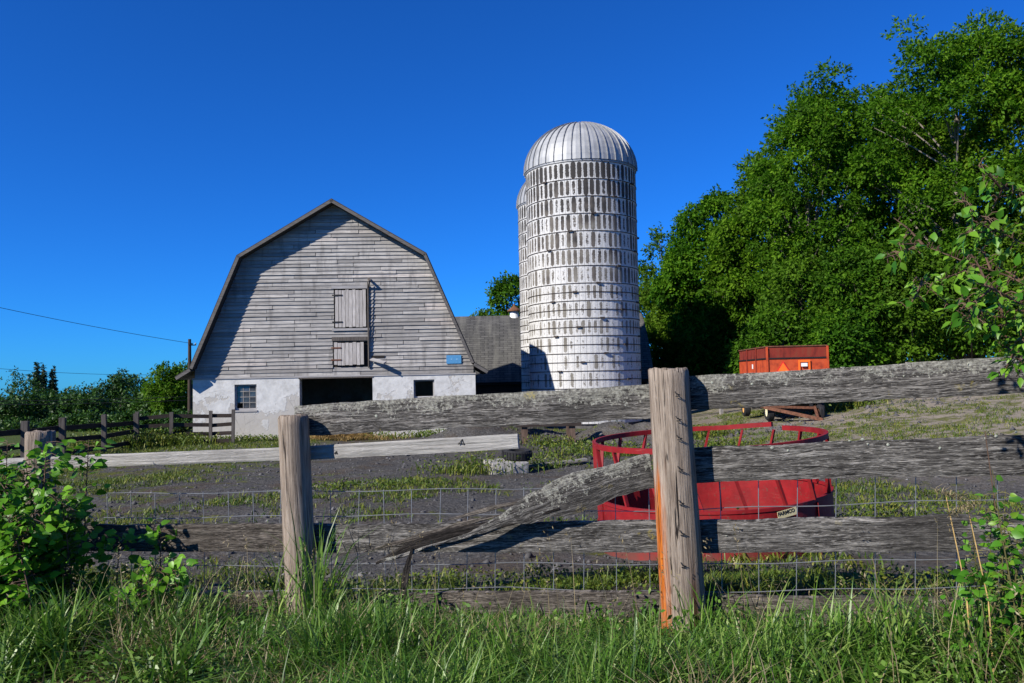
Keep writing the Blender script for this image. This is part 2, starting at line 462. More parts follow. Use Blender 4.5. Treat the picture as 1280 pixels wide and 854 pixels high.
moss = M.ramp(n3, [(0.35, (0.035, 0.050, 0.008)), (0.65, (0.13, 0.135, 0.022))])
left = M.math('MULTIPLY', M.math('SUBTRACT', -3.0, sx), 0.09, clamp=True)
mm = M.math('ADD', M.math('ADD', n2, M.math('MULTIPLY', left, 0.34)), M.math('MULTIPLY', M.math('SUBTRACT', n1, 0.5), 0.5))
mm = M.math('ADD', mm, M.math('MULTIPLY', yard, 0.12))
c = M.mix(M.math('MULTIPLY', M.ramp(mm, [(0.60, 0.0), (0.70, 1.0)]), M.ramp(n3, [(0.36, 0.15), (0.5, 0.9)])), c, moss)
soil = M.mix(n3, (0.028, 0.020, 0.012), (0.10, 0.075, 0.045))
near = M.math('MULTIPLY', M.math('SUBTRACT', 7.2, M.math('ADD', sy, M.math('MULTIPLY', n1, 1.2))), 0.8, clamp=True)
c = M.mix(near, c, soil)
field = M.mix(n2, (0.035, 0.060, 0.012), (0.085, 0.105, 0.025))
far = M.math('MAXIMUM', M.math('MULTIPLY', M.math('SUBTRACT', sy, 38.0), 0.2, clamp=True), M.math('MULTIPLY', M.math('SUBTRACT', -13.5, sx), 0.35, clamp=True))
c = M.mix(far, c, field)
M.color(c)
M.bump(M.math('ADD', M.math('MULTIPLY', n3, 1.0), M.math('MULTIPLY', n4, -0.35)), 0.9, 0.035)
MATS['ground'] = M.m

# ------------------------------------------------------------------ mesh helpers
def tag(o, label=None, cat=None, group=None, kind=None):
    if label: o['label'] = label
    if cat: o['category'] = cat
    if group: o['group'] = group
    if kind: o['kind'] = kind
    return o

def empty(name, loc, label, cat, group=None, rz=0.0):
    o = bpy.data.objects.new(name, None)
    COL.objects.link(o)
    o.location = loc
    o.rotation_euler = (0, 0, rz)
    o.empty_display_size = 0.3
    return tag(o, label, cat, group)

def link(name, me, parent=None, loc=(0, 0, 0), rot=None):
    o = bpy.data.objects.new(name, me)
    COL.objects.link(o)
    o.parent = parent
    o.location = loc
    if rot is not None:
        o.rotation_euler = rot
    return o

class MB:
    """collects geometry in the parent's space"""
    def __init__(self):
        self.v, self.f, self.uv = [], [], {}
    def add(self, vs, fs, uvs=None):
        b = len(self.v)
        self.v += [Vector(x) for x in vs]
        for i, f in enumerate(fs):
            if uvs is not None:
                self.uv[len(self.f)] = uvs[i]
            self.f.append([b + k for k in f])
        return self
    def box(self, lo, hi, m=None):
        x0, y0, z0 = lo; x1, y1, z1 = hi
        vs = [(x0, y0, z0), (x1, y0, z0), (x1, y1, z0), (x0, y1, z0), (x0, y0, z1), (x1, y0, z1), (x1, y1, z1), (x0, y1, z1)]
        if m is not None:
            vs = [m @ Vector(q) for q in vs]
        return self.add(vs, [(0, 3, 2, 1), (4, 5, 6, 7), (0, 1, 5, 4), (1, 2, 6, 5), (2, 3, 7, 6), (3, 0, 4, 7)])
    def bar(self, a, b, w, h, up=(0, 0, 1)):
        a, b = Vector(a), Vector(b)
        d = (b - a); L = d.length; d.normalize()
        up = Vector(up)
        s = d.cross(up)
        if s.length < 1e-4: s = d.cross(Vector((1, 0, 0)))
        s.normalize(); u = s.cross(d)
        m = Matrix((( d.x, s.x, u.x, a.x), (d.y, s.y, u.y, a.y), (d.z, s.z, u.z, a.z), (0, 0, 0, 1)))
        return self.box((0, -w / 2, -h / 2), (L, w / 2, h / 2), m)
    def tube(self, pts, rad, n=8, caps=True):
        pts = [Vector(q) for q in pts]
        if not isinstance(rad, (list, tuple)): rad = [rad] * len(pts)
        vs, fs = [], []
        prev = None
        for i, q in enumerate(pts):
            d = (pts[min(i + 1, len(pts) - 1)] - pts[max(i - 1, 0)]).normalized()
            a = prev if prev is not None else (Vector((0, 0, 1)) if abs(d.z) < 0.9 else Vector((1, 0, 0)))
            u = (a - d * a.dot(d)).normalized(); prev = u
            w = d.cross(u)
            for k in range(n):
                t = 2 * math.pi * k / n
                vs.append(q + (u * math.cos(t) + w * math.sin(t)) * rad[i])
        for i in range(len(pts) - 1):
            for k in range(n):
                k2 = (k + 1) % n
                fs.append((i * n + k, i * n + k2, (i + 1) * n + k2, (i + 1) * n + k))
        if caps:
            fs.append(tuple(range(n - 1, -1, -1)))
            fs.append(tuple((len(pts) - 1) * n + k for k in range(n)))
        return self.add(vs, fs)
    def lathe(self, prof, n=24, m=None, closed=False):
        """profile of (radius, z) turned about Z"""
        vs, fs = [], []
        for r, z in prof:
            for k in range(n):
                t = 2 * math.pi * k / n
                q = Vector((r * math.cos(t), r * math.sin(t), z))
                vs.append(m @ q if m is not None else q)
        K = len(prof)
        for i in range(K if closed else K - 1):
            j = (i + 1) % K
            for k in range(n):
                k2 = (k + 1) % n
                fs.append((i * n + k, i * n + k2, j * n + k2, j * n + k))
        return self.add(vs, fs)
    def prism(self, poly, y0, y1):
        """polygon of (x, z) pushed along Y"""
        n = len(poly)
        vs = [(x, y0, z) for x, z in poly] + [(x, y1, z) for x, z in poly]
        fs = [tuple(range(n)), tuple(range(2 * n - 1, n - 1, -1))]
        fs += [(i, i + n, (i + 1) % n + n, (i + 1) % n) for i in range(n)]
        return self.add(vs, fs)
    def build(self, name, mat, parent=None, origin=None, smooth=False, off=None):
        vs = self.v
        if off is not None:
            off = Vector(off); vs = [q - off for q in vs]
        if origin is None:
            a = np.array([tuple(q) for q in vs]); origin = Vector((a.min(0) + a.max(0)) / 2)
        else:
            origin = Vector(origin)
            if off is not None: origin = origin - off
        me = bpy.data.meshes.new(name)
        me.from_pydata([tuple(q - origin) for q in vs], [], self.f)
        if self.uv:
            ul = me.uv_layers.new(name='UVMap')
            for fi, uvs in self.uv.items():
                for li, t in zip(me.polygons[fi].loop_indices, uvs):
                    ul.data[li].uv = t
        me.materials.append(MATS[mat])
        if smooth:
            me.polygons.foreach_set('use_smooth', [True] * len(me.polygons))
        return link(name, me, parent, origin)

def np_mesh(name, V, quads=None, tris=None, mat=None, tone=None, parent=None, loc=(0, 0, 0), smooth=False):
    me = bpy.data.meshes.new(name)
    V = np.asarray(V, dtype=np.float32).reshape(-1, 3)
    me.vertices.add(len(V)); me.vertices.foreach_set('co', V.ravel())
    parts, starts, s = [], [], 0
    for a in (quads, tris):
        if a is None or len(a) == 0: continue
        a = np.asarray(a, dtype=np.int32)
        parts.append(a.ravel())
        starts.append(s + np.arange(len(a), dtype=np.int32) * a.shape[1]); s += a.size
    li = np.concatenate(parts); st = np.concatenate(starts)
    me.loops.add(len(li)); me.loops.foreach_set('vertex_index', li)
    me.polygons.add(len(st)); me.polygons.foreach_set('loop_start', st)
    me.update(calc_edges=True)
    me.validate()
    if tone is not None:
        at = me.attributes.new('tone', 'FLOAT', 'POINT')
        at.data.foreach_set('value', np.asarray(tone, dtype=np.float32))
    if smooth:
        me.polygons.foreach_set('use_smooth', np.ones(len(me.polygons), dtype=bool))
    me.materials.append(MATS[mat])
    return link(name, me, parent, loc)

def vnoise(x, y, seed=0):
    xi, yi = np.floor(x), np.floor(y)
    fx, fy = x - xi, y - yi
    fx, fy = fx * fx * (3 - 2 * fx), fy * fy * (3 - 2 * fy)
    def h(a, b):
        q = np.sin(a * 127.1 + b * 311.7 + seed * 74.7) * 43758.5453
        return q - np.floor(q)
    return (h(xi, yi) * (1 - fx) + h(xi + 1, yi) * fx) * (1 - fy) + (h(xi, yi + 1) * (1 - fx) + h(xi + 1, yi + 1) * fx) * fy

def fbm(x, y, seed=0, octs=4):
    s, a, t = 0.0, 0.5, 0.0
    for k in range(octs):
        s = s + a * vnoise(x * 2 ** k, y * 2 ** k, seed + k); t += a; a *= 0.55
    return s / t

def sstep(t):
    t = np.clip(t, 0, 1)
    return t * t * (3 - 2 * t)

def norm(a):
    return a / np.maximum(np.linalg.norm(a, axis=-1, keepdims=True), 1e-9)

# ------------------------------------------------------------------ the ground
MOUNDS = [(-1.4, 25.0, 0.62, 1.35, 0.9), (0.3, 26.2, 0.55, 1.3, 1.0), (2.9, 25.2, 0.55, 0.9, 0.8), (4.3, 25.8, 0.45, 1.0, 0.9), (1.3, 18.2, 0.16, 1.6, 0.7)]
def hz(x, y):
    x, y = np.asarray(x, float), np.asarray(y, float)
    z = np.interp(y, [-50, 0, 5.2, 6.3, 8, 12, 20, 30, 45, 400], [0, 0, 0.0, -0.17, -0.27, -0.34, -0.46, -0.63, -0.6, -0.6])
    z = z + sstep((x - 3.3) / 14) * sstep((y - 6) / 20) * 1.35 + np.clip(x - 16, 0, 40) * 0.05 * sstep((y - 15) / 20)
    z = z + 0.035 * np.clip(x, -7, 7) * (1 - sstep((y - 6) / 5))
    z = z - sstep((-x - 14) / 45) * sstep((y - 22) / 60) * 7.0
    rough = 1 - sstep((y - 30) / 30)
    z = z + (fbm(x * 0.6, y * 0.6, 3) - 0.5) * 0.16 * rough
    z = z + (fbm(x * 3.5, y * 3.5, 9, 3) - 0.5) * 0.07 * rough * sstep((y - 6) / 3)
    for mx, my, h, a, b in MOUNDS:
        g = np.exp(-((x - mx) / a) ** 2 - ((y - my) / b) ** 2)
        z = z + h * g * (0.75 + 0.5 * fbm(x * 1.8, y * 1.8, 5))
    return z
def gz(x, y):
    return float(hz(x, y))

def axis_pts(lo, a, b, hi, step, k=26):
    m = np.arange(a, b + 1e-6, step)
    g = np.linspace(0, 1, k + 1)[1:] ** 2.4
    return np.concatenate([(a - (a - lo) * g)[::-1], m, b + (hi - b) * g])
xs = axis_pts(-420, -15, 17, 420, 0.14)
ys = axis_pts(-60, 3.0, 31, 700, 0.14)
X, Y = np.meshgrid(xs, ys)
V = np.stack([X, Y, hz(X, Y)], -1).reshape(-1, 3)
nx, ny = len(xs), len(ys)
i = (np.arange(ny - 1)[:, None] * nx + np.arange(nx - 1)[None]).ravel()
tag(np_mesh('ground', V, quads=np.stack([i, i + 1, i + nx + 1, i + nx], 1), mat='ground', smooth=True), kind='structure')

# ------------------------------------------------------------------ barn
BY = 30.0
bc = P(420, 548, BY)
ZB = bc.z
barn = empty('barn', (bc.x, BY, ZB), 'weathered grey gambrel barn with white stucco base and two loft doors', 'barn', rz=R(3.0))
PROF = [(0, 8.95), (3.5, 6.86), (5.23, 2.73), (5.74, 2.42)]
FT, HW, DEP = 2.34, 5.24, 10.2
def half_w(z):
    return float(np.interp(z, [2.73, 6.86, 8.95], [5.23, 3.5, 0.0]))
# stucco base with real openings
def holed_wall(mb, x0, x1, z0, z1, holes, y0, y1):
    gx = sorted({x0, x1, *[h[0] for h in holes], *[h[1] for h in holes]})
    gzs = sorted({z0, z1, *[h[2] for h in holes], *[h[3] for h in holes]})
    for a, b in zip(gx, gx[1:]):
        for c_, d in zip(gzs, gzs[1:]):
            mx, mz = (a + b) / 2, (c_ + d) / 2
            if any(h[0] < mx < h[1] and h[2] < mz < h[3] for h in holes):
                continue
            mb.add([(a, y0, c_), (b, y0, c_), (b, y0, d), (a, y0, d)], [(0, 1, 2, 3)])
            mb.add([(a, y1, c_), (b, y1, c_), (b, y1, d), (a, y1, d)], [(3, 2, 1, 0)])
    for (a, b, c_, d) in holes + [(x0, x1, z0, z1)]:
        for p0, p1 in (((a, c_), (b, c_)), ((b, c_), (b, d)), ((b, d), (a, d)), ((a, d), (a, c_))):
            mb.add([(p0[0], y0, p0[1]), (p1[0], y0, p1[1]), (p1[0], y1, p1[1]), (p0[0], y1, p0[1])], [(0, 1, 2, 3)])
DOOR = (-1.33, 1.38, -0.4, 2.24)
WIN_A = (-3.72, -2.91, 1.12, 2.08)
WIN_B = (2.91, 3.69, 1.42, 2.12)
mb = MB(); holed_wall(mb, -HW, HW, -0.5, FT, [DOOR, WIN_A, WIN_B], 0.0, 0.42)
wall = mb.build('foundation_wall', 'stucco', barn)
for s in (-1, 1):
    MB().box((min(s * HW, s * (HW - 0.4)), 0.43, -0.5), (max(s * HW, s * (HW - 0.4)), DEP - 0.4, 2.6)).build('foundation_wall', 'stucco', barn)
MB().box((-HW, DEP - 0.39, -0.5), (HW, DEP, FT)).build('foundation_wall', 'stucco', barn)
ins = [(0, 8.80), (3.42, 6.74), (5.10, 2.73), (5.10, FT + 0.002)]
poly = [(-x, z) for x, z in ins[::-1]] + [(x, z) for x, z in ins[1:]]
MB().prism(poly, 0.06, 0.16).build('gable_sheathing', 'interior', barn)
MB().prism(poly, DEP - 0.2, DEP - 0.1).build('gable_sheathing', 'dark_wood', barn)
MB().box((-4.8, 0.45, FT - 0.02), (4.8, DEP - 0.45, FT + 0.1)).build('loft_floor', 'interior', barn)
# gambrel roof slabs and their rake boards
OH = 0.44
for s in (-1, 1):
    for (xa, za), (xb, zb) in zip(PROF, PROF[1:]):
        d = Vector((xb - xa, 0, zb - za)).normalized(); nrm = Vector((-d.z, 0, d.x)) * 0.13
        q = [(s * xa, za), (s * xb, zb), (s * (xb - nrm.x), zb - nrm.z), (s * (xa - nrm.x), za - nrm.z)]
        if xa == 0: q[3] = (0, za - 0.155)
        mb = MB().prism(q, -OH, DEP + 0.4)
        mb.build('roof_slope', 'shingle', barn)
        e = Vector((-d.z, 0, d.x)) * 0.30
        q = [(s * (xa - .12 * e.x), za - .12 * e.z), (s * (xb - .12 * e.x), zb - .12 * e.z), (s * (xb - .47 * e.x), zb - .47 * e.z), (s * (xa - .47 * e.x), za - .47 * e.z)]
        MB().prism(q, -OH - 0.035, -OH - 0.004).build('rake_board', 'rake_wood', barn)
# siding, board by board
HATCH_A = (-0.02, 1.22, 4.08, 5.66)
HATCH_B = (-0.08, 1.24, 2.62, 3.64)
rowh, z, row = 0.141, FT + 0.005, 0
nb = 0
while z < 8.72:
    w = half_w(z + rowh * 0.5) - 0.05
    if w < 0.15: break
    cuts = [-w]
    x = -w
    studs = [k * 0.81 + (-0.1 if row % 2 else 0.12) for k in range(-7, 8)]
    while True:
        L = random.choice([1.62, 1.62, 2.43, 2.43, 3.24, 4.05])
        nxt = min(studs, key=lambda q: abs(q - (x + L)))
        if nxt >= w - 0.5 or nxt <= x: break
        x = nxt; cuts.append(x)
    cuts.append(w)
    spans = []
    for a, b in zip(cuts, cuts[1:]):
        seg = [(a, b)]
        for hx0, hx1, hz0, hz1 in (HATCH_A, HATCH_B):
            if hz0 < z + rowh * 0.5 < hz1:
                out = []
                for (p0, p1) in seg:
                    if p1 <= hx0 or p0 >= hx1: out.append((p0, p1))
                    else:
                        if p0 < hx0: out.append((p0, hx0))
                        if p1 > hx1: out.append((hx1, p1))
                seg = out
        spans += seg
    for a, b in spans:
        if b - a < 0.05: continue
        j = random.uniform(-0.007, 0.007); lift = random.choice([0, .004, .008, .012, .02]); tw = random.uniform(-.006, .006)
        g = random.uniform(0.004, 0.014)
        z0, z1 = z + 0.004 + j, z + rowh + 0.018 + j
        top_in = 0.0
        a1, b1 = a + g, b - g
        mb = MB()
        y0, y1 = 0.002 - lift, 0.034
        sl_ = (half_w(z0) - half_w(z1))
        ta = a1 + (sl_ if abs(a + w) < 1e-6 else 0); tb = b1 - (sl_ if abs(b - w) < 1e-6 else 0)
        mb.add([(a1, y0, z0 - tw), (b1, y0, z0 + tw), (b1, y0 + 0.026, z0), (a1, y0 + 0.026, z0),
                (ta, y1, z1 - tw), (tb, y1, z1 + tw), (tb, y1 + 0.02, z1), (ta, y1 + 0.02, z1)],
               [(0, 3, 2, 1), (4, 5, 6, 7), (0, 1, 5, 4), (1, 2, 6, 5), (2, 3, 7, 6), (3, 0, 4, 7)])
        mb.build('siding_board', 'siding', barn); nb += 1
    z += rowh; row += 1
MB().box((-HW - 0.02, -0.03, FT - 0.05), (HW + 0.02, 0.05, FT + 0.003)).build('sill_board', 'trim_wood', barn)
# loft doors
def hatch(x0, x1, z0, z1, nboard, label, gap, lean=0.0):
    d = empty('loft_door', (0, 0, 0), None, None); d.parent = barn
    d['label'] = label
    wd = (x1 - x0 - gap) / nboard
    for k in range(nboard):
        g = random.uniform(0.004, 0.010)
        dz = random.uniform(-0.015, 0.015)
        MB().box((x0 + k * wd + g, -0.045 - random.uniform(0, .012), z0 + 0.03 + dz), (x0 + (k + 1) * wd - g, 0.0, z1 - 0.03 + dz)).build('door_board', 'door_wood', d)
    for zz in (z0 + 0.2, z1 - 0.25):
        mb = MB().box((x0 - 0.10, -0.075, zz), (x0 + 0.28, -0.058, zz + 0.05))
        mb.build('hinge', 'rust_iron' if gap > 0.1 else 'black_iron', d)
    return d
hatch(0.02, 1.18, 4.12, 5.58, 9, 'upper loft door of pale vertical boards', 0.0)
hatch(-0.04, 1.20, 2.70, 3.60, 8, 'lower loft door hanging ajar with rusty hinges', 0.12)
for (x0, x1, z0, z1) in ((-0.10, 1.30, 5.60, 5.72), (-0.10, 1.30, 4.02, 4.11)):
    MB().box((x0, -0.05, z0), (x1, -0.012, z1)).build('door_trim', 'trim_wood', barn)
MB().box((-0.11, -0.045, 3.64), (1.26, -0.012, 3.78)).build('door_trim', 'dark_post', barn)
MB().box((1.225, -0.055, 2.6), (1.285, -0.010, 5.66)).build('door_trim', 'dark_post', barn)
# hay hoist bracket, rope and the loose plank
mb = MB().bar((1.28, -0.02, 5.98), (1.36, -0.26, 5.84), .07, .07).bar((1.28, -0.02, 5.62), (1.34, -0.22, 5.82), .05, .05)
mb.build('hoist_bracket', 'dark_post', barn)
pts = [(1.26 + 0.003 * math.sin(k * 1.1), -0.16 + 0.09 * (k / 16), 5.86 - k * 0.2) for k in range(17)]
MB().tube(pts, 0.02, 6).build('rope', 'dark_post', barn)
MB().box((1.36, -0.012, 2.96), (1.85, 0.003, 3.06)).build('gap_strip', 'interior', barn)
MB().bar((1.35, -0.05, 2.93), (1.90, -0.40, 2.78), .17, .045, (0, -0.5, 1)).build('loose_plank', 'trim_wood', barn)
# blue sign
sg = MB().box((4.16, -0.035, 2.70), (4.72, -0.012, 3.02)).build('sign_plate', 'blue_paint', barn)
sg['label'] = 'small blue sign plate on the siding'
for q in ((4.33, 2.87), (4.53, 2.87)):
    MB().box((q[0], -0.039, q[1] - .03), (q[0] + .06, -0.036, q[1] + .03)).build('mark', 'pale_blue', sg).location -= sg.location
# stable window with six panes, and the open one
def window(x0, x1, z0, z1, glazed):
    d = empty('window', (0, 0, 0), None, None); d.parent = barn
    t = 0.055
    for lo, hi in (((x0, 0.10, z0), (x1, 0.17, z0 + t + .02)), ((x0, 0.10, z1 - t), (x1, 0.17, z1)),
                   ((x0, 0.103, z0 + t + .02), (x0 + t, 0.167, z1 - t)), ((x1 - t, 0.103, z0 + t + .02), (x1, 0.167, z1 - t))):
        MB().box(lo, hi).build('frame', 'trim_wood', d)
    MB().box((x0 - 0.03, -0.03, z0 - 0.06), (x1 + 0.03, 0.099, z0 - 0.002)).build('sill', 'trim_wood', d)
    if not glazed: return
    a0, a1, b0, b1 = x0 + t, x1 - t, z0 + t + .02, z1 - t
    cols, rows = 3, 4
    for k in range(1, cols):
        x = a0 + (a1 - a0) * k / cols
        MB().box((x - .012, 0.125, b0), (x + .012, 0.15, b1)).build('muntin', 'pale_rail', d)
    for k in range(1, rows):
        zz = b0 + (b1 - b0) * k / rows
        MB().box((a0, 0.122, zz - .012), (a1, 0.148, zz + .012)).build('muntin', 'pale_rail', d)
    for k in range(cols):
        for r in range(rows):
            xa, xb = a0 + (a1 - a0) * k / cols + .014, a0 + (a1 - a0) * (k + 1) / cols - .014
            za, zb = b0 + (b1 - b0) * r / rows + .014, b0 + (b1 - b0) * (r + 1) / rows - .014
            if (k, r) in ((0, 0),): continue
            o = MB().box((xa, 0.134, za), (xb, 0.139, zb)).build('pane', 'glass', d)
            o.rotation_euler = (random.uniform(-.03, .03), 0, random.uniform(-.03, .03))
window(*WIN_A, True)
window(*WIN_B, False)
MB().box((-1.36, -0.02, 2.24), (1.41, 0.40, 2.30)).build('door_lintel', 'dark_post', barn)

# ------------------------------------------------------------------ silos
def silo(cx, cy, zb, zt, rad, label, front, clamps=True):
    root = empty('silo', (cx, cy, zb), label, 'silo')
    H = zt - zb
    NC, NR = 60, 15
    rh = H / NR
    a_cam = math.atan2(-cy, -cx)
    MB().lathe([(rad - .075, -0.3), (rad - .075, H)], 60).build('core', 'mortar', root)
    wd = 2 * math.pi * rad / NC
    def stave_mesh(h):
        mb = MB()
        x, y = wd / 2 - .006, .07
        lo, hi = (-y, -x, 0.006), (0, x, h - 0.006)
        vs = [(lo[0], lo[1], lo[2]), (hi[0], lo[1], lo[2]), (hi[0], hi[1], lo[2]), (lo[0], hi[1], lo[2]),
              (lo[0], lo[1], hi[2]), (hi[0], lo[1], hi[2]), (hi[0], hi[1], hi[2]), (lo[0], hi[1], hi[2])]
        # outer face slightly bowed: an extra column of vertices
        vs += [(0.008, 0, lo[2]), (0.008, 0, hi[2])]
        fs = [(0, 3, 2, 8, 1), (4, 5, 9, 6, 7), (0, 1, 5, 4), (2, 3, 7, 6), (1, 8, 9, 5), (8, 2, 6, 9)]
        uv = [[(0, 0)] * 5, [(0, 0)] * 5, [(0, 0)] * 4, [(0, 0)] * 4, [(0, 0), (.5, 0), (.5, 1), (0, 1)], [(.5, 0), (1, 0), (1, 1), (.5, 1)]]
        return vs, fs, uv
    vs, fs, uv = stave_mesh(rh)
    proto = None
    rest = MB()
    for r in range(NR):
        for k in range(NC):
            a = 2 * math.pi * (k + (0.5 if False else 0.0)) / NC
            d = (a - a_cam + math.pi) % (2 * math.pi) - math.pi
            show = front and abs(d) < R(59.9)
            if show:
                if proto is None:
                    mb = MB(); mb.add(vs, fs, uv)
                    o = mb.build('stave', 'stave', root, origin=(0, 0, 0)); proto = o
                else:
                    o = proto.copy(); COL.objects.link(o); o.parent = root
                o.location = (rad * math.cos(a), rad * math.sin(a), r * rh)
                o.rotation_euler = (0, 0, a)
            else:
                m = Matrix.Translation((rad * math.cos(a), rad * math.sin(a), r * rh)) @ Matrix.Rotation(a, 4, 'Z')
                rest.add([m @ Vector(q) for q in vs], fs, uv)
    tag(rest.build('staves', 'stave_back', root, origin=(0, 0, 0)), kind='stuff')
    # iron hoops: one at each joint, doubled in the lower half
    hz_ = [r * rh for r in range(1, NR)] + [r * rh + rh / 2 for r in range(0, 8)]
    for n, z in enumerate(sorted(hz_)):
        ro = rad + 0.018
        h = MB().lathe([(ro - .012, z - .014), (ro + .012, z - .014), (ro + .012, z + .014), (ro - .012, z + .014)], 60, closed=True).build('hoop', 'hoop_iron', root)
        if clamps:
            for q in range(2):
                a = a_cam + R(-45 + (n * 23) % 95) + q * R(100)
                m = Matrix.Translation((0, 0, z)) @ Matrix.Rotation(a, 4, 'Z')
                c_ = MB().box((ro, -.09, -.03), (ro + .07, .09, .035), m).build('clamp', 'hoop_iron', h)
                c_.location -= h.location
    # ring and dome
    MB().lathe([(rad + .02, H), (rad + .04, H + .02), (rad + .04, H + .10), (rad - .1, H + .10)], 60).build('dome_ring', 'seam_metal', root)
    ND, NS, HD = 40, 12, 2.14
    R2 = rad + .06
    def pt(t, a, e=0.0):
        return Vector(((R2 + e) * math.cos(t) * math.cos(a), (R2 + e) * math.cos(t) * math.sin(a), (HD + e) * math.sin(t)))
    da = math.pi / ND
    mb = MB()
    g_v, g_f = [], []
    for s_ in range(NS + 1):
        t = (math.pi / 2 - 0.03) * s_ / NS
        for q in (-1, 0, 1):
            g_v.append(pt(t, q * da, 0.0 if q else 0.012))
    for s_ in range(NS):
        for q in range(2):
            b = s_ * 3 + q
            g_f.append((b, b + 1, b + 4, b + 3))
    mb.add(g_v, g_f)
    pan = mb.build('dome_panel', 'galvanised', root, origin=(0, 0, 0))
    pan.location = (0, 0, H + .10)
    mb = MB()
    pts0 = [pt((math.pi / 2 - .03) * s_ / NS, da, -.01) for s_ in range(NS + 1)]
    tn = Vector((-math.sin(da), math.cos(da), 0)) * 0.016
    vv, ff = [], []
    for s_ in range(NS + 1):
        t = (math.pi / 2 - .03) * s_ / NS
        vv += [pt(t, da, -.01) - tn, pt(t, da, .05) - tn, pt(t, da, .05) + tn, pt(t, da, -.01) + tn]
    for s_ in range(NS):
        for q in range(3):
            ff.append((s_ * 4 + q, s_ * 4 + q + 1, s_ * 4 + q + 5, s_ * 4 + q + 4))
    mb.add(vv, ff)
    seam = mb.build('seam', 'seam_metal', pan, origin=(0, 0, 0))
    for k in range(1, ND):
        p2 = pan.copy(); COL.objects.link(p2); p2.rotation_euler = (0, 0, 2 * math.pi * k / ND)
        s2 = seam.copy(); COL.objects.link(s2); s2.parent = p2
    MB().lathe([(0.26, H + .10 + HD - .03), (0.24, H + .13 + HD), (0.02, H + .17 + HD)], 16).build('dome_cap', 'seam_metal', root)
    return root
silo(3.16, 34.9, -0.45, 10.32, 2.40, 'white concrete stave silo with iron hoops and ribbed metal dome', True)
silo(2.86, 41.2, -0.55, 10.2, 2.40, 'second stave silo half hidden behind the other silo', False, False)

# ------------------------------------------------------------------ low building behind the silos
lb = empty('link_building', (2.2, 49.5, -0.5), 'low grey shingled building with curved roof behind the silos', 'building')
PR = [(0, 5.85), (-1.0, 5.25), (-1.9, 4.5), (-2.7, 3.6), (-3.4, 2.7), (-4.0, 1.75)]
XL, XR = -6.4, 5.85
full = PR[::-1] + [(-y, z) for y, z in PR[1:]]
vs, fs, uvs, acc = [], [], [], 0.0
for k, (y, z) in enumerate(full):
    if k: acc += math.hypot(y - full[k - 1][0], z - full[k - 1][1])
    vs += [(XL, y, z), (XR, y, z), (XL, y * .96, z - .14), (XR, y * .96, z - .14)]
    if k:
        a, b = (k - 1) * 4, k * 4
        L0 = acc - math.hypot(y - full[k - 1][0], z - full[k - 1][1])
        fs.append((a, a + 1, b + 1, b)); uvs.append([(XL, L0), (XR, L0), (XR, acc), (XL, acc)])
        fs.append((a + 2, b + 2, b + 3, a + 3)); uvs.append([(0, 0)] * 4)
        fs.append((a, b, b + 2, a + 2)); uvs.append([(0, 0)] * 4)
        fs.append((a + 1, a + 3, b + 3, b + 1)); uvs.append([(0, 0)] * 4)
mb = MB(); mb.add(vs, fs, uvs); mb.build('roof', 'shingle', lb)
MB().box((XL + .2, -3.6, -0.6), (XR - .2, -3.4, 2.2)).build('wall', 'dark_wood', lb)
MB().box((XL + .2, 3.4, -0.6), (XR - .2, 3.6, 2.2)).build('wall', 'dark_wood', lb)
for x in (XL + .2, XR - .35):
    q = [(y * .93, z - .18) for y, z in full]
    q = [(-3.39, -0.6)] + q + [(3.39, -0.6)]
    n = len(q)
    mb = MB()
    mb.add([(x, y, z) for y, z in q] + [(x + .12, y, z) for y, z in q],
           [tuple(range(n)), tuple(range(2 * n - 1, n - 1, -1))] + [(i_, i_ + n, (i_ + 1) % n + n, (i_ + 1) % n) for i_ in range(n)])
    mb.build('gable_wall', 'trim_wood', lb)
v0 = P(643, 393, 49.5)
vt = MB().lathe([(.34, 5.6), (.24, 6.08), (.18, 6.12)], 14, Matrix.Translation((v0.x - 2.2, 0, 0))).build('roof_vent', 'white_plate', lb)
cp = MB().lathe([(.44, 6.10), (.42, 6.18), (.10, 6.40), (.05, 6.55), (0.001, 6.58)], 16, Matrix.Translation((v0.x - 2.2, 0, 0))).build('vent_cap', 'rust_orange', vt)
cp.location -= vt.location

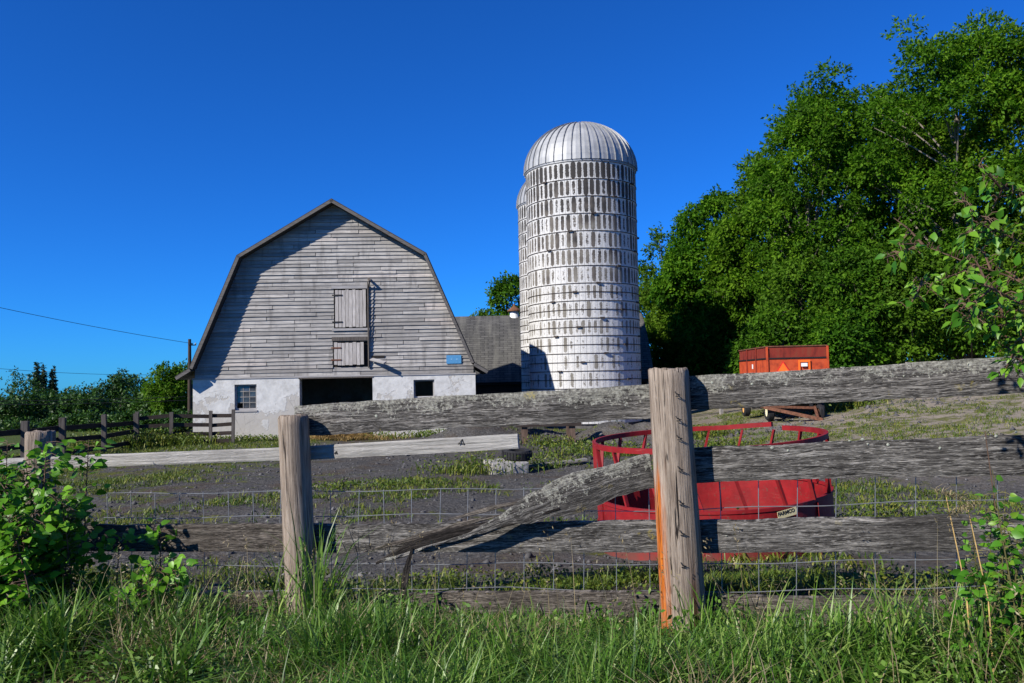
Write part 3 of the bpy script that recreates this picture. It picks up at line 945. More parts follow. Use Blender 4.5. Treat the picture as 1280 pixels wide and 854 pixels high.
# ------------------------------------------------------------------ the near plank fence
FP = [(-3.48, 5.90), (-1.43, 5.30), (0.905, 4.60), (3.05, 3.72)]
fence = empty('plank_fence', (0.905, 4.60, gz(0.905, 4.6)), 'weathered grey plank fence on round posts with a broken rail', 'fence')
FO = fence.location.copy()
def post(x, y, z0, z1, r0, r1, mat, lean, seed, label=None, rot=0.0):
    n, m = 40, 30
    rr = random.Random(seed)
    ph = [rr.uniform(0, 6.28) for _ in range(8)]
    vs, fs, uvs = [], [], []
    for i_ in range(m + 1):
        t = i_ / m
        z = z0 + (z1 - z0) * t
        r = r0 + (r1 - r0) * t
        for k in range(n):
            a = 2 * math.pi * k / n
            e = 1 + .018 * math.sin(2 * a + ph[0]) + .016 * math.sin(3 * a + ph[1] + t) + .012 * math.sin(9 * a + ph[2] + 2 * t) + .010 * math.sin(15 * a + ph[3] - 2 * t) + .006 * math.sin(t * 9 + ph[4])
            zz = z + (0.012 * math.sin(2 * a + ph[5]) + 0.006 * math.sin(7 * a + ph[6])) * (1 if i_ == m else 0)
            vs.append((x + lean[0] * t + r * e * math.cos(a + rot), y + lean[1] * t + r * e * math.sin(a + rot), zz))
    for i_ in range(m):
        for k in range(n):
            k2 = (k + 1) % n
            fs.append((i_ * n + k, i_ * n + k2, (i_ + 1) * n + k2, (i_ + 1) * n + k))
            u0, u1 = k / n * .72, (k + 1) / n * .72
            v0, v1 = z0 + (z1 - z0) * i_ / m, z0 + (z1 - z0) * (i_ + 1) / m
            uvs.append([(u0, v0), (u1, v0), (u1, v1), (u0, v1)])
    # end grain: two inner rings
    b = len(vs)
    for f_ in (0.93, 0.55):
        for k in range(n):
            q = Vector(vs[m * n + k]); c_ = Vector((x + lean[0], y + lean[1], z1))
            w = c_ + (q - c_) * f_; w.z = z1 + .012 - .02 * (1 - f_) + rr.uniform(-.004, .004)
            vs.append(tuple(w))
    vs.append((x + lean[0], y + lean[1], z1 - .004))
    for k in range(n):
        k2 = (k + 1) % n
        fs.append((m * n + k, m * n + k2, b + k2, b + k)); uvs.append([(k * .03, 0), (k * .03 + .03, 0), (k * .03 + .03, .03), (k * .03, .03)])
        fs.append((b + k, b + k2, b + n + k2, b + n + k)); uvs.append([(k * .03, 0), (k * .03 + .03, 0), (k * .03 + .03, .03), (k * .03, .03)])
        fs.append((b + n + k, b + n + k2, b + 2 * n)); uvs.append([(k * .03, 0), (k * .03 + .03, 0), (k * .03 + .03, .03)])
    mb = MB(); mb.add(vs, fs, uvs)
    o = mb.build('post', mat, fence, origin=(x, y, z0), off=FO, smooth=True)
    if label: o['label'] = label
    return o
def post_z(px, py, d):
    return P(px, py, d).z
zt = [post_z(43, 541, 5.9), post_z(369, 521, 5.3), post_z(830, 463, 4.6), 1.62]
post(FP[0][0], FP[0][1], -.25, zt[0], .103, .098, 'post_plain', (0, 0), 1)
post(FP[1][0] + .03, FP[1][1], -.25, zt[1], .100, .098, 'post_plain', (-.055, 0), 2)
pr = post(FP[2][0] + .045, FP[2][1], -.25, zt[2], .128, .112, 'post_rusty', (-.055, 0), 3, 'tall post with an orange rust stain running down one side')
post(FP[3][0], FP[3][1], -.25, zt[3], .105, .10, 'post_plain', (0, 0), 4)
# the wire ends stapled up the tall post
for k, y in enumerate((492, 522, 545, 583, 624, 661, 700)):
    q = P(846 + k * 1.2, y, 4.6)
    ax = FP[2][0] + .045 - .055 * (q.z + .25) / (zt[2] + .25)
    dx = q.x * 4.49 / 4.6 - ax
    yy = 4.6 - math.sqrt(max(.12 ** 2 - dx * dx, 0)) - 0.004
    sx0 = ax + dx
    mb = MB().tube([(sx0 - .012, yy + .004, q.z + .014), (sx0 - .008, yy - .008, q.z + .002), (sx0 + .016, yy - .006, q.z - .006)], .0030, 6)
    mb.tube([(sx0 - .010, yy + .002, q.z - .012), (sx0 + .010, yy - .005, q.z - .013)], .0028, 6)
    o = mb.build('staple', 'black_iron', pr, off=FO); o.location -= pr.location

def plank(name, A, B, h, t, mat, seed, nseg=60, rag=0.006, ends=0.01, label=None, path=None, hfun=None):
    """board from A to B (centre line); thickness goes along its horizontal normal"""
    rr = np.random.default_rng(seed)
    A, B = np.array(A, float), np.array(B, float)
    ts = np.linspace(0, 1, nseg + 1)
    C = A[None] + (B - A)[None] * ts[:, None] if path is None else np.array([path(q) for q in ts])
    L = np.linalg.norm(np.diff(C, axis=0), axis=1); U = np.concatenate([[0], np.cumsum(L)])
    D = norm(np.gradient(C, axis=0))
    N = norm(np.cross(D, np.array([0, 0, 1.0])))      # horizontal normal, towards the camera when D runs +X
    W = np.cross(N, D)
    e = rr.uniform(0, 100)
    up = (fbm(U * 5 + e, U * 0 + 1.3, seed, 4) - .5) * 2 * rag * 2.2
    dn = (fbm(U * 5 + e, U * 0 + 7.3, seed + 1, 4) - .5) * 2 * rag * 2.2
    nv = 9
    prof = [(-1, -.5)] + [(-1 + 2 * k / (nv - 1), .5) for k in range(nv)] + [(1, -.5)]
    # front face from bottom to top, then the back edge
    vs, uv = [], []
    for i_ in range(nseg + 1):
        hh = h if hfun is None else h * hfun(ts[i_])
        for j, (a, b) in enumerate(prof):
            edge = up[i_] if a > .99 else (dn[i_] if a < -.99 else up[i_] * max(a, 0) + dn[i_] * max(-a, 0))
            bev = -.004 if (b > 0 and abs(a) > .99) else 0
            relief = (float(fbm(np.array(U[i_] * 3 + e), np.array(a * 9.0), seed + 5, 3)) - .5) * .009 if b > 0 else 0
            q = C[i_] + W[i_] * (a * hh / 2 + edge) + N[i_] * (b * t + bev + relief)
            vs.append(tuple(q)); uv.append((U[i_], a * hh / 2))
    n = len(prof)
    fs, uvs = [], []
    for i_ in range(nseg):
        for j in range(n):
            j2 = (j + 1) % n
            f = (i_ * n + j2, i_ * n + j, (i_ + 1) * n + j, (i_ + 1) * n + j2)
            fs.append(f); uvs.append([uv[q] for q in f])
    f = tuple(range(n)); fs.append(f); uvs.append([(uv[q][1], uv[q][1] * .1) for q in f])
    f = tuple(nseg * n + j for j in range(n - 1, -1, -1)); fs.append(f); uvs.append([(uv[q][1], uv[q][1] * .1) for q in f])
    mb = MB(); mb.add(vs, fs, uvs)
    o = mb.build(name, mat, fence, off=FO)
    if label: o['label'] = label
    return o
def fy(x):        # depth of the line of posts at world x
    return float(np.interp(x, [p_[0] for p_ in FP], [p_[1] for p_ in FP]))
def on_fence(px, py, back):
    """point at pixel column px on the vertical plane 'back' metres behind the posts' line"""
    Yv = 5.0
    for _ in range(30):
        q = P(px, py, Yv); Yv = .5 * Yv + .5 * (fy(q.x) + back)
    q = P(px, py, Yv)
    return (q.x, q.y, q.z)
BK = 0.155
# top rail: two boards meeting behind the tall post
plank('board', on_fence(371, 526, BK), on_fence(829, 501, BK), .205, .05, 'plank_lichen', 11, label='lichen covered top board')
plank('board', on_fence(833, 494, BK), on_fence(1420, 459, BK), .195, .05, 'plank_lichen', 12, label='lichen covered top board')
plank('board', on_fence(834, 582, BK), on_fence(1420, 564, BK), .195, .045, 'plank_grey', 13)
plank('board', on_fence(-60, 583, BK), on_fence(380, 566.5, BK), .088, .028, 'plank_new', 14, 30, .001, label='clean pale new board')
plank('board', on_fence(382, 566.5, BK), on_fence(648, 551.5, BK), .092, .028, 'plank_new', 15, 30, .001, label='clean pale new board cut off short')
plank('board', on_fence(-60, 672, BK), on_fence(374, 672, BK), .185, .045, 'plank_low', 16)
plank('board', on_fence(376, 673, BK), on_fence(832, 670.5, BK), .182, .045, 'plank_grey', 17)
plank('board', on_fence(838, 671, BK), on_fence(1420, 664, BK), .183, .045, 'plank_grey', 18)
plank('board', on_fence(-60, 757, BK), on_fence(374, 758, BK), .185, .045, 'plank_low', 19)
plank('board', on_fence(470, 758, BK), on_fence(832, 758, BK), .18, .045, 'plank_low', 20)
plank('board', on_fence(838, 762, BK), on_fence(1420, 775, BK), .18, .045, 'plank_low', 21)
# knots and saw marks in the pale board
for px, py in ((156, 573), (577, 553), (300, 571), (420, 566)):
    q = on_fence(px, py, BK - .018)
    s_ = .02 if px in (156, 577) else .010
    mb = MB().bar((q[0] - s_, q[1] - .0005, q[2] - s_ * .7), (q[0] + s_ * .3, q[1] - .002, q[2] + s_), .003, .005).bar((q[0] + s_ * .2, q[1] - .0005, q[2] + s_), (q[0] + s_ * .9, q[1] - .002, q[2] - s_ * .9), .003, .005)
    mb.bar((q[0] - s_ * 1.2, q[1] - .0005, q[2] - s_ * .2), (q[0] + s_ * 1.1, q[1] - .002, q[2] - s_ * .6), .003, .004)
    mb.build('crack', 'ink', fence, off=FO)
# the broken board: sags from the tall post, splits into splinters
a0, a1, a2, a3 = [np.array(on_fence(*q)) for q in ((815, 590, .13), (735, 600, .05), (620, 664, -.02), (478, 699, -.04))]
def bez(t):
    return (1 - t) ** 3 * a3 + 3 * (1 - t) ** 2 * t * a2 + 3 * (1 - t) * t * t * a1 + t ** 3 * a0
plank('broken_board', a3, a0, .20, .04, 'plank_lichen', 31, 70, .013, path=bez,
      hfun=lambda t: np.interp(t, [0, .12, .28, .38, .48, .60, 1], [.04, .08, .13, .34, .70, 1.0, 1.0]) * (1 + .10 * math.sin(t * 43) * (t < .55)),
      label='broken mossy board sagging from the tall post')
def sliver(px, r, mat='plank_low', seed=1):
    pts = [on_fence(*q) for q in px]
    n = len(pts)
    mb = MB()
    for k in range(n - 1):
        pass
    ts = np.linspace(0, 1, n)
    w = [r * (0.35 + .65 * math.sin(math.pi * min(1, .15 + .85 * t))) for t in ts]
    A = np.array(pts)
    plank('splinter', A[0], A[-1], r, .012, mat, seed, 24, .003, path=lambda t: np.array([np.interp(t, ts, A[:, k]) for k in range(3)]),
          hfun=lambda t: .06 + .94 * math.sin(math.pi * (.06 + .93 * t)))
sliver([(470, 704, -.05), (510, 684, -.05), (560, 668, -.04), (640, 652, .0), (700, 636, .02)], .065, 'plank_dark', 41)
sliver([(455, 690, .03), (520, 672, .02), (580, 655, .03), (640, 640, .06)], .035, 'plank_low', 42)
sliver([(515, 685, -.06), (507, 715, -.07), (504, 750, -.07), (506, 792, -.05)], .042, 'plank_dark', 43)
sliver([(560, 650, .02), (620, 634, .03), (680, 622, .06)], .03, 'plank_low', 44)
# round lichen scabs along the top edge of two boards
lich = [(1062, 551), (1085, 555), (1078, 549), (1110, 556), (1175, 560), (1232, 548), (1245, 545), (1270, 540), (985, 563), (965, 560), (908, 670), (890, 478), (905, 484), (940, 480), (1000, 470), (1090, 462), (1130, 470), (1210, 455), (430, 512), (470, 520), (700, 500)]
for k, (px, py) in enumerate(lich):
    q = on_fence(px, py, BK - .031)
    s_ = random.uniform(.005, .011)
    vs = [(0, -.0015, 0)] + [(s_ * random.uniform(.7, 1.2) * math.cos(t), random.uniform(.0, .002), s_ * random.uniform(.6, 1.0) * math.sin(t)) for t in np.linspace(0, 6.283, 9)[:-1]]
    mb = MB(); mb.add([Vector(w) + Vector(q) for w in vs], [(0, j, j % 8 + 1) for j in range(1, 9)])
    mb.build('lichen', 'lichen_shell', fence, off=FO)
# woven wire behind the boards
WZ = [i_ for i_ in range(9)]
def wire_y(px, k):
    return [(np.interp(px, [100, 640, 860, 1420], [618, 611, 603, 580])) + k * np.interp(px, [100, 640, 860, 1420], [30.5, 31.0, 34.4, 37.5])][0]
for k in range(5):
    mb = MB()
    mb.tube([on_fence(px, wire_y(px, k) + 1.2 * math.sin(px * .031 + k), BK + .05) for px in range(130, 1421, 30)], .0027, 5)
    mb.build('horizontal_wire', 'wire_steel', fence, off=FO)
px = 135.0
while px < 1400:
    tl = random.uniform(-2, 2)
    MB().tube([on_fence(px + tl, wire_y(px, 0) - 1, BK + .054), on_fence(px, wire_y(px, 2), BK + .053), on_fence(px - tl * .6, wire_y(px, 4) + 18, BK + .054)], .0026, 5).build('vertical_wire', 'wire_steel', fence, off=FO)
    px += np.interp(px, [100, 640, 860, 1400], [29, 36, 46, 56])

# ------------------------------------------------------------------ red hay feeder
hr_c = P(888, 545, 8.07)
hx, hy = hr_c.x, 8.07
hr = empty('hay_feeder', (hx, hy, -.19), 'red round steel hay feeder ring behind the plank fence', 'hay feeder')
hr.rotation_euler = (R(0.6), R(-2.4), 0)
RF, ZS, ZTOP = 1.145, 0.50, 1.07
def ringpath(a0, a1, n, fn):
    return [fn(a0 + (a1 - a0) * k / n) for k in range(n + 1)]
def band(name, a0, a1, z0, z1, r0, thick, n, mat, bend=None, dent=0.0):
    mb = MB(); vs, fs = [], []
    for k in range(n + 1):
        a = a0 + (a1 - a0) * k / n
        rr = r0 + dent * (math.sin(3 * a + .6) + .6 * math.sin(5 * a + 2)) * .5
        dz = bend(a) if bend else 0.0
        for (q, z) in ((rr, z0), (rr, z1), (rr - thick, z1), (rr - thick, z0)):
            vs.append((q * math.cos(a), q * math.sin(a), z + dz))
    for k in range(n):
        for j in range(4):
            j2 = (j + 1) % 4
            fs.append((k * 4 + j, (k + 1) * 4 + j, (k + 1) * 4 + j2, k * 4 + j2))
    fs.append((3, 2, 1, 0)); fs.append((n * 4, n * 4 + 1, n * 4 + 2, n * 4 + 3))
    mb.add(vs, fs)
    return mb.build(name, mat, hr, smooth=False)
g0, g1 = R(38), R(31) + 2 * math.pi
band('top_ring', g0, g1, ZTOP - .05, ZTOP, RF, .034, 110, 'red', lambda a: .035 * max(0, 1 - (a - g0) / .5), .012)
sk = band('skirt', 0, 2 * math.pi, 0.0, ZS, RF, .006, 120, 'red', None, .036)
sk['label'] = 'solid red sheet metal skirt'
band('rim', 0, 2 * math.pi - 1e-4, ZS, ZS + .028, RF + .010, .03, 120, 'red', None, .036)
band('rim', 0, 2 * math.pi - 1e-4, ZS * .5 - .012, ZS * .5 + .012, RF + .008, .006, 120, 'red', None, .036)
NSTR = 19
for k in range(NSTR):
    a = 2 * math.pi * (k + .35) / NSTR
    if g1 - 2 * math.pi < a < g0: continue
    b = a - R(7.5)
    MB().bar(((RF - .018) * math.cos(a), (RF - .018) * math.sin(a), ZS + .027), ((RF - .018) * math.cos(b), (RF - .018) * math.sin(b), ZTOP - .05), .022, .034, (math.cos(a), math.sin(a), 0)).build('strut', 'red', hr)
for k in range(6):
    a = 2 * math.pi * (k + .2) / 6
    MB().bar(((RF - .02) * math.cos(a), (RF - .02) * math.sin(a), .01), ((RF - .02) * math.cos(a), (RF - .02) * math.sin(a), ZS), .02, .03, (math.cos(a), math.sin(a), 0)).build('seam_rib', 'red', hr)
# maker's plate on the skirt
ap = math.atan2(-math.sqrt(1 - .33 ** 2), .33)
d = Vector((math.cos(ap), math.sin(ap), 0)); t = Vector((-d.y, d.x, 0))
mp = Matrix(((t.x, 0, d.x, d.x * (RF + .030)), (t.y, 0, d.y, d.y * (RF + .030)), (0, 1, 0, .47), (0, 0, 0, 1))) @ Matrix.Rotation(R(7), 4, 'Z')
pl = MB().box((-.10, -.032, 0), (.10, .032, .004), mp).build('maker_plate', 'plate_cream', hr)
cu = bpy.data.curves.new('lettering', 'FONT')
cu.body = 'FARMCO'; cu.size = .044; cu.extrude = .0008; cu.align_x = 'CENTER'; cu.offset = .0012
tmp = bpy.data.objects.new('lettering', cu); COL.objects.link(tmp)
bpy.context.view_layer.update()
tme = bpy.data.meshes.new_from_object(tmp.evaluated_get(bpy.context.evaluated_depsgraph_get()))
bpy.data.objects.remove(tmp)
tme.materials.clear(); tme.materials.append(MATS['ink'])
lt = link('lettering', tme, pl)
lt.matrix_local = Matrix.Translation(-pl.location) @ mp @ Matrix.Translation((-.012, -.004, .0052))

# ------------------------------------------------------------------ forage wagon
wc = P(961, 520, 26.0)
wg = empty('farm_wagon', (wc.x, 26.0, gz(wc.x + .5, 26.5)), 'orange red high sided farm wagon parked before the trees', 'wagon', rz=R(-4))
zw = wg.location.z
def wz(y, px=961):
    return P(px, y, 26.0).z - zw
BW, BL = 1.92, 4.2
zb, zmid, ztop = 0.78, wz(449), wz(434)
t_ = .05
# lower body panels, upper board extension, posts
for nm, mt, a, b, inset in (('lower_panel', 'wagon_orange', zb, zmid, 0.0), ('upper_panel', 'wagon_maroon', zmid + .045, ztop, .012)):
    i0 = inset
    MB().box((i0, i0, a), (BW - i0, i0 + t_, b)).build(nm, mt, wg)
    MB().box((i0, BL - i0 - t_, a), (BW - i0, BL - i0, b)).build(nm, mt, wg)
    MB().box((i0, i0 + t_ + .002, a), (i0 + t_, BL - i0 - t_ - .002, b)).build(nm, mt, wg)
    MB().box((BW - i0 - t_, i0 + t_ + .002, a), (BW - i0, BL - i0 - t_ - .002, b)).build(nm, mt, wg)
MB().box((-.03, -.03, zmid), (BW + .03, .03, zmid + .04)).build('rail', 'black_iron', wg)
MB().box((-.03, .032, zmid), (.03, BL, zmid + .04)).build('rail', 'black_iron', wg)
MB().box((-.02, -.02, ztop), (BW + .02, .06, ztop + .035)).build('rail', 'rust_iron', wg)
MB().box((-.02, .062, ztop), (.06, BL, ztop + .035)).build('rail', 'rust_iron', wg)
for x in (0.0, BW):
    MB().box((x - .035, -.045, zb), (x + .035, -.032, ztop)).build('corner_post', 'wagon_orange', wg)
for y in (1.4, 2.8):
    MB().box((-.035, y, zb), (-.002, y + .06, ztop)).build('side_post', 'wagon_maroon', wg)
MB().box((0.03, 0.03, zb - .05), (BW - .03, BL - .03, zb - .002)).build('floor', 'wagon_maroon', wg)
# slow vehicle triangle, tail light, plate
mb = MB().prism([(.27, zmid - .43), (.73, zmid - .43), (.50, zmid - .07)], -.052, -.048)
tri = mb.build('warning_triangle', 'smv_red', wg)
m2 = MB().prism([(.33, zmid - .40), (.67, zmid - .40), (.50, zmid - .13)], -.056, -.053).build('triangle_face', 'smv_orange', tri)
m2.location -= tri.location
fr = MB().box((.98, -.06, zmid - .45), (1.04, -.046, zmid - .05)).box((1.042, -.058, zmid - .12), (1.36, -.048, zmid - .05)).box((1.30, -.056, zmid - .45), (1.36, -.046, zmid - .13)).build('gate_frame', 'smv_orange', wg)
m3 = MB().box((1.07, -.09, zmid - .26), (1.26, -.047, zmid - .15)).build('tail_light', 'white_plate', wg)
MB().box((-.012, 1.95, zmid - .30), (-.003, 2.10, zmid - .14)).build('reflector', 'white_plate', wg)
def wheel(parent, x, y, rad, width, hubm, out=-1):
    m = Matrix.Translation((x, y, rad)) @ Matrix.Rotation(R(90), 4, 'Y')
    ty = MB().lathe([(rad * .58, -width / 2), (rad * .9, -width / 2), (rad, -width * .32), (rad, width * .32), (rad * .9, width / 2), (rad * .58, width / 2)], 28, m, closed=True).build('wheel', 'rubber', parent, smooth=False)
    h = MB().lathe([(0.001, out * width * .22), (rad * .25, out * width * .22), (rad * .30, out * width * .10), (rad * .52, out * width * .16), (rad * .59, out * width * .46), (rad * .62, out * width * .46), (rad * .60, -out * width * .3), (0.001, -out * width * .3)], 20, m).build('hub', hubm, ty)
    h.location -= ty.location
for x in (.16, BW - .16):
    wheel(wg, x, .55, .32, .22, 'cream_paint')
    wheel(wg, x - (.12 if x < 1 else 0), 3.5, .31, .22, 'hub_orange')
MB().box((.25, .50, .28), (BW - .25, .60, .38)).build('axle', 'black_iron', wg)
MB().box((.25, 3.45, .28), (BW - .25, 3.55, .38)).build('axle', 'black_iron', wg)
for x in (.45, BW - .55):
    MB().box((x, .2, .40), (x + .10, BL - .2, zb - .06)).build('chassis_rail', 'black_iron', wg)
    for y in (.55, 3.5):
        MB().box((x + .02, y - .05, .382), (x + .08, y + .05, .398)).build('bolster', 'black_iron', wg)
MB().bar((BW / 2, BL - .2, .42), (BW / 2, BL + 1.6, .30), .10, .10).build('drawbar', 'rust_iron', wg)
# rusty implement frame beside it
ic = P(1005, 519, 25.0)
im = empty('implement_frame', (ic.x, 25.0, gz(ic.x, 25)), 'rusty towed implement frame with jack wheel beside the wagon', 'farm implement')
MB().bar((-.95, .9, .48), (.55, -.1, .10), .09, .10).build('drawbar', 'rust_iron', im)
MB().bar((-1.0, 1.1, .50), (.75, 1.0, .42), .08, .08).build('crossbar', 'rust_iron', im)
MB().bar((.70, .95, .45), (.42, -.04, .12), .07, .08).build('brace', 'rust_iron', im)
wheel(im, .78, .75, .27, .13, 'rust_iron')
MB().bar((.55, -.1, .03), (.95, -.05, .03), .12, .05).build('skid', 'rust_iron', im)
MB().bar((.53, -.1, .05), (.53, -.1, .42), .05, .05, (1, 0, 0)).build('jack_leg', 'black_iron', im)

# ------------------------------------------------------------------ rail fences behind
def rail_fence(pts, rails, ph, pw, rh, label, mats=('dark_post', 'dark_wood'), name='rail_fence', tall=None, side=0.0):
    x0, y0 = pts[0]
    e = empty(name, (x0, y0, gz(x0, y0)), label, 'fence')
    off = e.location.copy()
    for k, (x, y) in enumerate(pts):
        z = gz(x, y)
        h = ph * random.uniform(.94, 1.06)
        lean = random.uniform(-.03, .03)
        MB().bar((x, y, z - .2), (x + lean, y, z + h), pw, pw * random.uniform(.85, 1.1), (1, 0.2, 0)).build('post', mats[0], e, off=off)
    for (xa, ya), (xb, yb) in zip(pts, pts[1:]):
        d = Vector((xb - xa, yb - ya, 0)).normalized(); n = Vector((d.y, -d.x, 0)) * (pw / 2 + .022 + side)
        for r in rails:
            za, zb_ = gz(xa, ya) + r + random.uniform(-.03, .03), gz(xb, yb) + r + random.uniform(-.03, .03)
            MB().bar(Vector((xa, ya, za)) + n, Vector((xb, yb, zb_)) + n, .035, rh, (0, 0, 1)).build('rail', mats[1], e, off=off)
    return e
def gp(px, Y):
    q = P(px, 540, Y)
    return (q.x, Y)
rail_fence([gp(291, 28.0), gp(263, 28.0), gp(214, 27.6), gp(171, 27.3)], (.10, .38, .68, .98), 1.16, .11, .13, 'dark brown four rail fence running up to the white barn corner')
rail_fence([gp(171, 27.0), gp(130, 24.8), gp(78, 22.5), gp(31, 20.6), gp(-28, 18.6), gp(-90, 16.6)], (.16, .50, .84), 1.12, .15, .14, 'dark three rail fence coming down the yard beside far trees')
q0 = [(6.4, 34), (8.6, 33.2), (10.8, 32.4), (13.2, 32), (15.6, 31.6)]
rail_fence(q0, (.35, .70, 1.0), 1.15, .13, .10, 'weathered pale rail fence behind the orange wagon', ('pale_rail', 'pale_rail'))

# timber frame by the silo
tf0 = P(656, 553, 24.0)
tf = empty('timber_frame', (tf0.x, 24.0, gz(tf0.x, 24.0) - .02), 'brown timber rack of posts and a dark beam before the silo', 'timber frame')
for x, y in ((0, 0), (1.42, 0), (0, 1.2), (1.42, 1.2)):
    MB().box((x - .09, y - .08, -.2), (x + .09, y + .08, 1.0)).build('post', 'brown_wood', tf)
for y in (-.12, 1.32):
    MB().box((-.25, y - .03, .52), (1.70, y + .035, .80)).build('beam', 'dark_wood', tf)

# slab and tyre
sc_ = P(630, 592, 16.0)
zz = gz(sc_.x, 16.2)
slab = MB().box((-.36, -.35, 0), (.36, .35, .26))
m = Matrix.Translation((sc_.x, 16.3, zz - .03)) @ Matrix.Rotation(R(20), 4, 'Z') @ Matrix.Rotation(R(4), 4, 'X')
slab.v = [m @ (q + Vector((random.uniform(-.04, .04), random.uniform(-.04, .04), random.uniform(-.03, .03)))) for q in slab.v]
tag(slab.build('concrete_block', 'concrete'), 'broken concrete block under the old tyre', 'block')
ty = empty('old_tyre', (sc_.x + .26, 16.45, zz + .24), 'worn black tyre lying flat on a concrete block', 'tyre')
ty.rotation_euler = (R(3), R(3), 0)
MB().lathe([(.17, .01), (.27, 0), (.30, .04), (.30, .16), (.27, .20), (.17, .19), (.19, .10)], 36, closed=True).build('casing', 'rubber', ty)
for k in range(30):
    m = Matrix.Rotation(2 * math.pi * k / 30, 4, 'Z')
    MB().box((.296, -.018, .03), (.312, .016, .17), m).build('tread_block', 'rubber', ty)
q = P(690, 569, 17.0)
tag(MB().bar((q.x - .55, 17.0, gz(q.x - .55, 17) + .06), (q.x + .75, 17.3, gz(q.x + .75, 17.3) + .10), .16, .04).build('loose_plank', 'pale_rail'), 'loose grey plank lying on the dirt beside the tyre', 'plank')

# ------------------------------------------------------------------ pole and wires
pz = P(237, 424, 60)
gpz = gz(pz.x, 60)
def upole(x, y, top, label):
    e = empty('utility_pole', (x, y, gz(x, y)), label, 'utility pole', 'utility poles')
    h = top - gz(x, y)
    MB().tube([(0, 0, -.5), (0, 0, h * .5), (0, 0, h)], [.17, .14, .11], 12).build('shaft', 'pole_wood', e)
    MB().bar((-.05, .16, h - .45), (.42, .16, h - .45), .06, .07).build('crossarm', 'pole_wood', e)
    for x_ in (0.12, .38):
        MB().lathe([(.05, 0), (.07, .06), (.04, .12), (.001, .14)], 8, Matrix.Translation((x_, .16, h - .41))).build('insulator', 'seam_metal', e)
    return e
upole(pz.x, 60, pz.z, 'dark wooden utility pole rising behind the barn eave')
far_x, far_y = -42.0, 47.0
def wire(name, p0, p1, sag, label, r=.014):
    p0, p1 = Vector(p0), Vector(p1)
    pts = []
    for k in range(41):
        t = k / 40
        q = p0.lerp(p1, t); q.z -= sag * 4 * t * (1 - t)
        pts.append(q)
    tag(MB().tube(pts, r, 5).build(name, 'cable'), label, 'cable')
a = P(0, 380, 50)
b = Vector((pz.x, 60, pz.z - .3))
e_ = b + (a - b) * 1.6
wire('power_cable', b, e_, 0.25, 'single dark cable running up from the utility pole across blue sky', .017)
b2 = P(205, 465, 66); a2 = P(0, 453, 55)
wire('power_cable', b2 + (b2 - a2) * .25, b2 + (a2 - b2) * 1.6, 0.5, 'thin cable strung just above the far tree tops', .014)
for dy, lab in ((499, 'upper dark cable crossing in front of the far trees'), (503.5, 'lower dark cable crossing in front of the far trees')):
    b3 = P(232, dy - 3, 50); a3_ = P(0, dy, 45)
    wire('power_cable', b3, b3 + (a3_ - b3) * 1.7, 0.12, lab, .016)
upole(e_.x, e_.y, e_.z + .2, 'dark wooden utility pole standing off by the open field')

# ------------------------------------------------------------------ trees
def leaves(cent, out, ln, wd, r, droop=.35, tones=None):
    """diamond leaves at cent, pointing roughly along out"""
    n = len(cent)
    a = norm(out * .7 + r.normal(size=(n, 3)) * .6 - np.array([0, 0, droop]))
    nn = norm(np.array([0, 0, .5]) + out * .75 + r.normal(size=(n, 3)) * .42)
    s = norm(np.cross(a, nn))
    l = ln * r.uniform(.6, 1.25, (n, 1)); w = wd * r.uniform(.7, 1.2, (n, 1))
    V = np.stack([cent, cent + a * l * .45 + s * w * .5, cent + a * l, cent + a * l * .45 - s * w * .5], 1)
    Q = np.arange(n * 4).reshape(-1, 4)
    tn = r.beta(2, 2.2, n) if tones is None else tones
    return V.reshape(-1, 3), Q, np.repeat(tn, 4)

